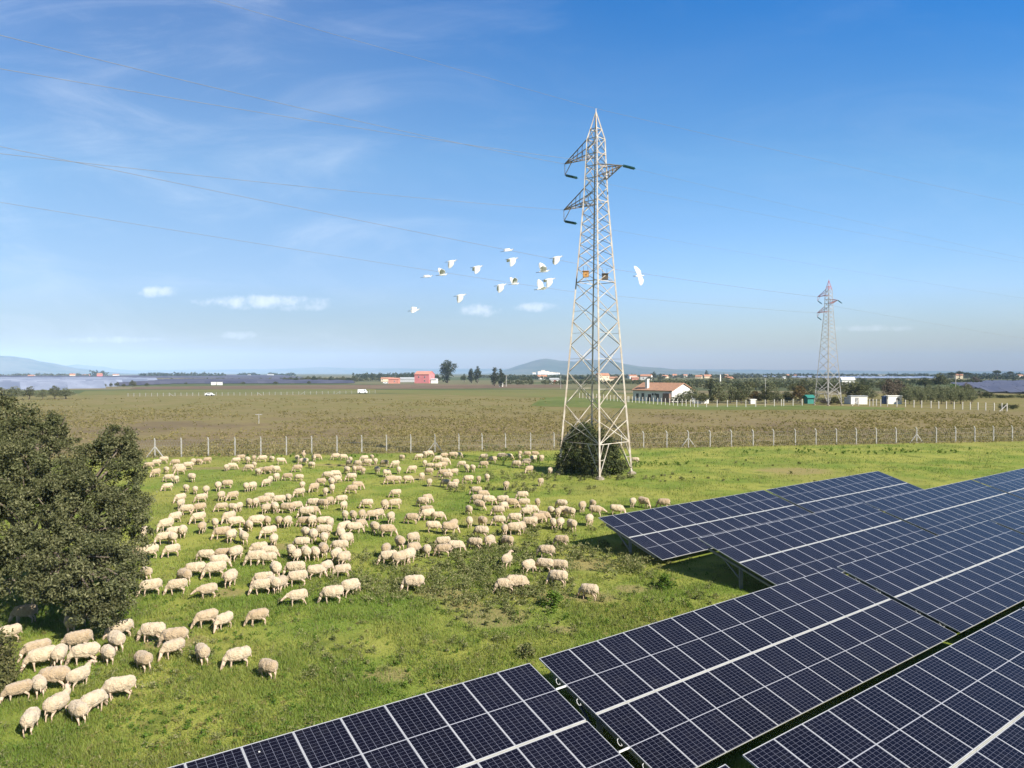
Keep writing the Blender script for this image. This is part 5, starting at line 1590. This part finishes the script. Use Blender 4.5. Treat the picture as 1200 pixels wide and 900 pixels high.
# flock as read off the photograph: feet position and the way each animal turns (crop origin, scale, 'x,y,dir[pose]')
FLOCK = [
 (150, 510, 6, '140,245,L 195,225,L 245,205,L 184,300,LF 260,278,A 327,222,L 350,265,L 358,285,LF 417,245,L 453,218,A 490,215,LA 552,205,L 280,335,L 330,345,RA 265,400,LF 437,337,LA 398,410,A 463,422,A '
   '540,430,A 355,485,LF 508,482,L 362,530,A 402,570,L 495,555,L 315,630,LF 480,632,LF 510,700,A 250,690,LF 310,735,L 372,732,A 235,780,LF 297,780,A 290,870,LF 125,890,LF 95,735,F 25,885,L '
   '625,400,A 690,380,L 823,405,A 870,400,RA 648,470,A 725,470,LF 648,545,L 725,555,LA 775,545,A 600,670,A 695,630,LF 755,665,R 650,740,L 718,765,RA 800,780,A,s 840,685,A 893,660,L 843,520,A 890,518,A '
   '685,258,A 733,248,R 755,208,L 790,185,L 835,208,A 880,192,A 845,260,L 880,240,A 905,290,A'),
 (300, 510, 6, '40,195,L 105,195,LA 175,212,R 40,278,L 75,280,L 105,270,A 140,272,RA 65,368,LF 95,345,A 140,330,A 285,190,A 330,172,A,s 330,215,L 400,190,A 430,180,R 385,240,LA 287,265,L 217,325,L 298,330,L '
   '320,390,A 295,445,LF 85,472,L 45,508,L 155,500,L 220,482,A 68,562,RA 125,557,A 210,557,L 283,542,RA 400,410,LF 452,362,L 500,320,L 560,310,R 568,345,RA 525,372,A 530,415,A 483,437,A '
   '395,520,L 462,528,LA 515,502,RA 595,492,L 613,537,RA 345,592,L 395,577,R 330,655,L 388,660,RA 468,657,L 515,672,A 68,655,A 152,657,A 215,660,A 75,737,LF 115,792,RA '
   '340,742,A 395,767,A 468,727,L 470,785,A 312,812,L 235,880,LA 280,905,RA 338,897,A 405,892,A 465,872,A 590,757,A 635,792,RA 580,840,L '
   '555,180,L 615,182,R 660,200,A 648,227,LA 710,228,L 757,190,L 812,182,A 780,222,L 838,212,A 900,227,L 975,235,LF 1022,185,LA 1095,272,L 635,280,A 687,272,A 715,272,L 750,282,A 665,330,L 848,280,A 918,302,RA 1000,280,A '
   '670,417,L 715,392,R 985,347,L 940,352,L 1070,345,R 975,447,LF 970,527,L 900,537,A 775,522,L 620,612,A 677,617,A 740,612,A 815,607,L 860,602,RA 945,632,RA 1090,632,L '
   '610,708,LF 695,705,R 735,672,RA 828,707,A 925,722,R'),
 (450, 510, 6, '245,178,L 285,165,LA 320,160,RA 285,227,A 375,195,LF 420,170,L 480,170,L 525,170,R 375,250,L 405,245,L 430,217,R 320,245,L 315,285,L 265,322,RA 318,367,A 412,302,L 455,292,A 490,292,LF '
   '445,322,L 430,372,L 480,392,L 505,375,RA 545,232,L 580,267,A 622,267,A 700,182,L 700,237,L 760,202,L 590,347,L 665,347,A 723,335,A 825,177,L 880,177,R 930,237,L 955,188,A,s '
   '958,155,A 1005,162,L 1050,195,LF 1065,160,R 1000,222,L 1110,190,RA 1020,275,LF 860,392,A 1105,364,RA 1170,282,A 645,428,L 650,490,L 700,455,R 740,502,R 675,537,RF '
   '830,500,L 845,542,RA 900,522,R 970,465,L 980,517,L 1080,517,A 800,577,L 595,570,A 600,662,A 690,657,LA 805,647,L 270,512,L 305,492,RA 295,572,L 300,612,LF 385,612,R 350,692,R 465,707,R 490,672,RA '
   '850,717,A 915,712,L 960,707,RA 915,632,L 930,642,A 1000,582,L 1040,572,R 1020,667,L 1055,655,RA 1090,632,R 1130,622,RF 865,797,LA'),
 (580, 510, 6, '467,525,L 490,575,R 395,580,A 445,592,A 525,592,LA 412,672,A 463,672,A 540,687,LA 618,553,A 690,525,A 715,580,R,w 668,647,A 865,572,R 975,517,A 1055,521,RF 1185,525,L 985,205,L 465,792,L'),
 (560, 580, 6, '205,527,RA,s 235,520,X 360,572,RA 465,555,L 478,455,L 190,702,L 280,697,R 325,690,RA 560,652,L 570,560,L 780,747,L'),
 (430, 580, 6, '225,397,A 130,450,A 145,502,L 230,517,RA 250,412,A 325,362,RA 330,442,RA 295,497,RA 418,447,A 530,442,L 530,385,L 630,417,R 755,392,L 800,310,L 865,392,RA 320,692,L'),
 (300, 610, 6, '615,332,RA 490,390,RA 560,312,RA 598,412,L 420,420,R 280,472,L 265,405,L 125,425,A 165,517,RA 105,527,LA 30,532,L 40,480,L 280,612,L,w 525,597,L 660,547,RA 1020,752,X'),
 (130, 610, 6, '655,302,L 775,292,L 870,297,RA 760,350,R 720,417,L 580,412,L 828,482,RA 495,470,LA 450,532,L 665,562,L,w 225,437,LA 265,542,L 1030,252,L 1110,272,R 1010,327,L 1095,325,L 645,772,LF 770,792,LF 1020,752,L'),
 (150, 680, 6, '155,457,L 310,492,L 285,572,LF 495,617,A 75,667,LA 755,632,L 960,722,LA'),
 (0, 690, 4.5, '610,602,L 470,687,RA 380,738,A,w 275,708,RA,s 130,790,RA,w 395,545,RA,s 265,550,L 200,440,L 290,427,A 175,385,L 175,590,A 75,610,L 430,417,L 545,415,A 590,355,A 395,342,L 350,250,A 620,275,L 115,192,L 435,200,A 30,40,A 140,100,A 25,300,L'),
]
YAW = {'L': 174, 'R': 6, 'A': 90, 'F': 270, 'LA': 120, 'RA': 60, 'LF': 205, 'RF': 325}
rng = random.Random(99)
sheep = []
for (ox, oy, sc, txt) in FLOCK:
    for tok in txt.split():
        q = tok.split(',')
        if q[2] == 'X':
            continue
        px, py = ox + float(q[0]) / sc, oy + float(q[1]) / sc
        pose = q[3] if len(q) > 3 else 'g'
        sheep.append([px, py - 0.5, q[2], pose])
# drop doubles read twice off overlapping crops
uniq = []
for s in sheep:
    k = (s[1] - 437) / CAM_H          # px per metre
    if all(math.hypot(s[0] - t[0], (s[1] - t[1]) * 1.6) > 0.30 * k for t in uniq):
        uniq.append(s)
sheep = uniq

def rank(s):
    py = s[1]
    for lim, nm in ((542, 'by the fence'), (551, 'off the fence'), (562, 'in rear ranks'), (577, 'behind mid ranks'), (592, 'in mid flock'), (608, 'ahead of mid flock'),
                    (628, 'in forward ranks'), (655, 'in the front ranks'), (705, 'on the near edge')):
        if py < lim:
            return nm
    return 'nearest the camera'
def zone(s):
    px = s[0]
    if px < 150 and s[1] > 690:
        return 'by the big tree'
    for lim, nm in ((235, 'beside the big tree'), (320, 'tree side'), (420, 'centre'), (520, 'pylon side'), (640, 'towards the pylon')):
        if px < lim:
            return nm
    return 'between pylon and panels'
WORD = {'L': 'side-on, head towards tree', 'R': 'side-on, head towards panels', 'A': 'grazing tail-on', 'F': 'grazing head-on', 'LA': 'turned away, head treeward',
        'RA': 'turned away, head panelward', 'LF': 'turned forward, head treeward', 'RF': 'turned forward, head panelward'}
ORD = ['', 'first', 'second', 'third', 'fourth', 'fifth', 'sixth', 'seventh', 'eighth', 'ninth', 'tenth', 'eleventh', 'twelfth']
NUM = ['', 'one', 'two', 'three', 'four', 'five', 'six', 'seven', 'eight', 'nine', 'ten', 'eleven', 'twelve']
def words_of(s):
    w = WORD[s[2]]
    if s[3] == 's':
        w = 'alert ' + w.replace('grazing ', '')
    if s[3] == 'w':
        w = 'walking ' + w
    return w
buckets = {}
for s in sheep:
    buckets.setdefault((words_of(s), rank(s), zone(s)), []).append(s)
labels = {}
for (w, r, z), L_ in buckets.items():
    L_.sort(key=lambda s: s[0])
    for i, s in enumerate(L_):
        base = 'cream sheep ' + w + ', ' + r + (' ' + z if z != 'centre' else ', centre')
        if len(L_) > 1:
            base = 'sheep ' + w + ', ' + r + ' ' + z + ', ' + (ORD[i + 1]) + ' of ' + NUM[len(L_)]
        labels[id(s)] = base
for s in sheep:
    px, py, d, pose = s
    g = gnd(px, py)
    body, fleece, eyes = rng.choice(VAR[pose])
    azd = math.degrees(math.atan2(px - 600, F))
    yaw = YAW[d] - azd + rng.uniform(-20, 20)
    o = link('sheep', body)
    o.location = (g.x, g.y, 0)
    k = rng.uniform(0.90, 1.10) * (0.92 if py > 730 else 1.0)
    # feet stand at the pixel read; the body centre sits a little behind that line
    sx = rng.choice((1, -1))
    o.scale = (k, k * sx, k * rng.uniform(.97, 1.05))
    o.rotation_euler = (0, 0, R(yaw))
    back = 0.12 if d in ('L', 'R') else 0.24
    o.location.y += back
    tag(o, labels[id(s)], 'sheep', 'flock of sheep grazing on the pasture')
    link('fleece', fleece, o)
    if py > 640:
        link('eyes', eyes, o)
print('SHEEP', len(sheep))

# ------------------------------------------------------------------ egrets
m_plume, nt = new_mat('white_plumage')
pl = nt.n('ShaderNodeBsdfPrincipled', {'Base Color': (0.86, 0.86, 0.84, 1), 'Roughness': 0.8, 'Specular IOR Level': 0.2})
pt = nt.n('ShaderNodeBsdfTranslucent', {'Color': (0.88, 0.88, 0.86, 1)})
out(nt, nt.n('ShaderNodeMixShader', {0: 0.45, 1: pl.outputs[0], 2: pt.outputs[0]}).outputs[0])
m_beak = mat('yellow_beak', (0.55, 0.33, 0.05), None, 8, 0.5)
m_legs = mat('dark_bird_legs', (0.07, 0.065, 0.05), None, 8, 0.6)
eg_body = blob_mesh('egret', [((-.16, 0, 0), (.10, 0, .005), (.07, .055, .05), (.085, .065, .065)), ((-.24, 0, -.005), (-.14, 0, 0), (.05, .045, .018), (.06, .05, .04)), ((.12, 0, .01), (.20, 0, -.02), .05, .04),
                              ((.20, 0, -.02), (.235, 0, .03), .035, .03), ((.235, 0, .03), (.275, 0, .04), .032, .028)], [m_plume], 0.012, 3)
mb = MB()
mb.tube([(.285, 0, .04), (.33, 0, .034), (.375, 0, .027)], [.014, .010, .002], 6)
eg_beak = mb.mesh('beak', m_beak)
mb = MB()
for s in (-1, 1):
    mb.tube([(-.18, s * .02, -.02), (-.30, s * .02, -.025), (-.40, s * .022, -.03)], [.012, .009, .008], 5)
    mb.tube([(-.40, s * .022, -.03), (-.45, s * .026, -.04)], [.013, .006], 5)
eg_legs = mb.mesh('legs', m_legs)
def wing(side, up, fold, sweep=0.0):
    """a cambered wing: span stations with leading and trailing edge, tip feathers fanned"""
    mb = MB()
    st = [(0, .12, -.17), (.10, .15, -.20), (.20, .16, -.22), (.30, .125, -.22), (.38, .06, -.20), (.44, -.02, -.18), (.475, -.09, -.15)]
    rows = []
    y, z = .045, .03
    prev = 0
    for i, (s, le, te) in enumerate(st):
        ang = R(up) if s <= .2 else R(up + fold)
        ds = s - prev
        prev = s
        y += ds * math.cos(ang)
        z += ds * math.sin(ang)
        le2, te2 = le - sweep * s * .5, te - sweep * s * .5
        pts = []
        for t in (0, .3, .65, 1):
            xx = le2 + (te2 - le2) * t
            cz = .022 * math.sin(math.pi * min(1, t * 1.2 + .1))
            pts.append((xx, side * y, z + cz))
        rows.append(pts)
    n = 4
    up_v = [p for r in rows for p in r]
    lo_v = [(p[0], p[1], p[2] - .012 * (1 - .7 * (i % 4) / 3)) for i, p in enumerate(up_v)]
    N = len(up_v)
    fs = []
    for i in range(len(rows) - 1):
        for j in range(n - 1):
            a = i * n + j
            fs.append((a, a + 1, a + n + 1, a + n))
            fs.append((N + a + n, N + a + n + 1, N + a + 1, N + a))
    for i in range(len(rows) - 1):
        a = i * n
        fs.append((a + n, N + a + n, N + a, a))
        a = i * n + n - 1
        fs.append((a, N + a, N + a + n, a + n))
    a = (len(rows) - 1) * n
    for j in range(n - 1):
        fs.append((a + j, a + j + 1, N + a + j + 1, N + a + j))
    mb.add(up_v + lo_v, fs)
    return mb.mesh('wing', m_plume, True)
WP = {'up': (62, -18, .1), 'high': (38, 14, 0), 'flat': (8, -14, .2), 'down': (-38, -26, .3), 'low': (-58, -18, .3)}
WM = {k: [wing(s, *v) for s in (1, -1)] for k, v in WP.items()}
WTXT = {'up': 'wings lifted high', 'high': 'wings raised in a V', 'flat': 'wings spread flat', 'down': 'wings beating down', 'low': 'wings pressed low'}
EG = [(153, 203, 'flat', 10, 0, 58, 'leftmost but one, near the pair of raised wings'), (220, 195, 'up', 20, 0, 58, 'above the lone low pair'), (260, 135, 'low', 0, 5, 58, ''), (373, 160, 'down', 15, 10, 56, ''), (300, 285, 'low', 5, 5, 56, ''),
      (98, 350, 'flat', 5, 12, 58, ''), (478, 240, 'low', 8, 8, 55, ''), (537, 235, 'up', 25, -5, 58, ''), (507, 88, 'flat', 0, 4, 54, ''), (528, 125, 'down', 20, 18, 54, ''), (723, 118, 'low', 5, 0, 54, ''),
      (665, 180, 'up', 10, 10, 50, ''), (690, 215, 'down', 15, 20, 52, ''), (655, 257, 'high', 25, 25, 50, ''), (1085, 200, 'flat', 40, 58, 44, '')]
EL = ['egret with wings spread flat, leading the small left group', 'egret with upright wings just above the flat winged leader', 'egret with wings pressed low, topmost of the left group', 'egret beating down, alone between left and middle groups',
      'egret with wings pressed low, beneath the left group', 'lowest and hindmost egret of the flock, wings flat', 'egret with wings pressed low in the middle pair', 'egret with lifted wings in the middle pair',
      'topmost egret of all, gliding flat winged', 'egret beating down right under the topmost one', 'egret with low wings closest to the pylon at left', 'egret with high lifted wings in the tight trio',
      'small egret beating down in the tight trio', 'egret showing its banked back, lowest of the tight trio', 'large egret banking steeply alone right of the pylon']
EYAW = rng
for i, (cx, cy, wp, yaw, roll, Y, _) in enumerate(EG):
    p = at(460 + cx / 3.75, 270 + cy / 3.75, Y)
    o = link('egret', eg_body)
    o.location = p
    o.rotation_euler = Euler((R(roll + 14), R(-6), R(yaw)), 'XYZ')
    k = 1.28 if i < 14 else 1.25
    o.scale = (k, k, k)
    tag(o, EL[i], 'bird', 'white egrets in flight')
    for s in (0, 1):
        link('wing', WM[wp][s], o)
    link('beak', eg_beak, o)
    link('legs', eg_legs, o)

# hedged country between the near fields and the horizon
treeline(590, 800, 560, 445.6, 446.0, m_leaf_olive, 'hedges below the central hill beyond the near pylon', 81, 60, .35)
treeline(780, 1060, 420, 446.6, 447.2, m_leaf_olive, 'tree belt behind the garden trees', 82, 50, .7)
treeline(780, 1150, 620, 443.4, 444.0, m_leaf_grey, 'grey green tree belt further behind the garden', 83, 80, .45)
treeline(1040, 1150, 520, 444.6, 444.8, m_leaf_dark, 'dark wood on the rise behind the olive grove', 84, 60, .6)
treeline(560, 1140, 1250, 439.6, 440.0, m_leaf_olive, 'wooded belt along the skyline houses', 85, 200, .35)
treeline(330, 500, 820, 443.0, 442.6, m_leaf_olive, 'olive coloured wood beyond the dark solar field', 86, 60, .5)
treeline(1140, 1300, 640, 445.6, 446.0, m_leaf_olive, 'hedge at the back of the right solar field', 87, 30, .2)
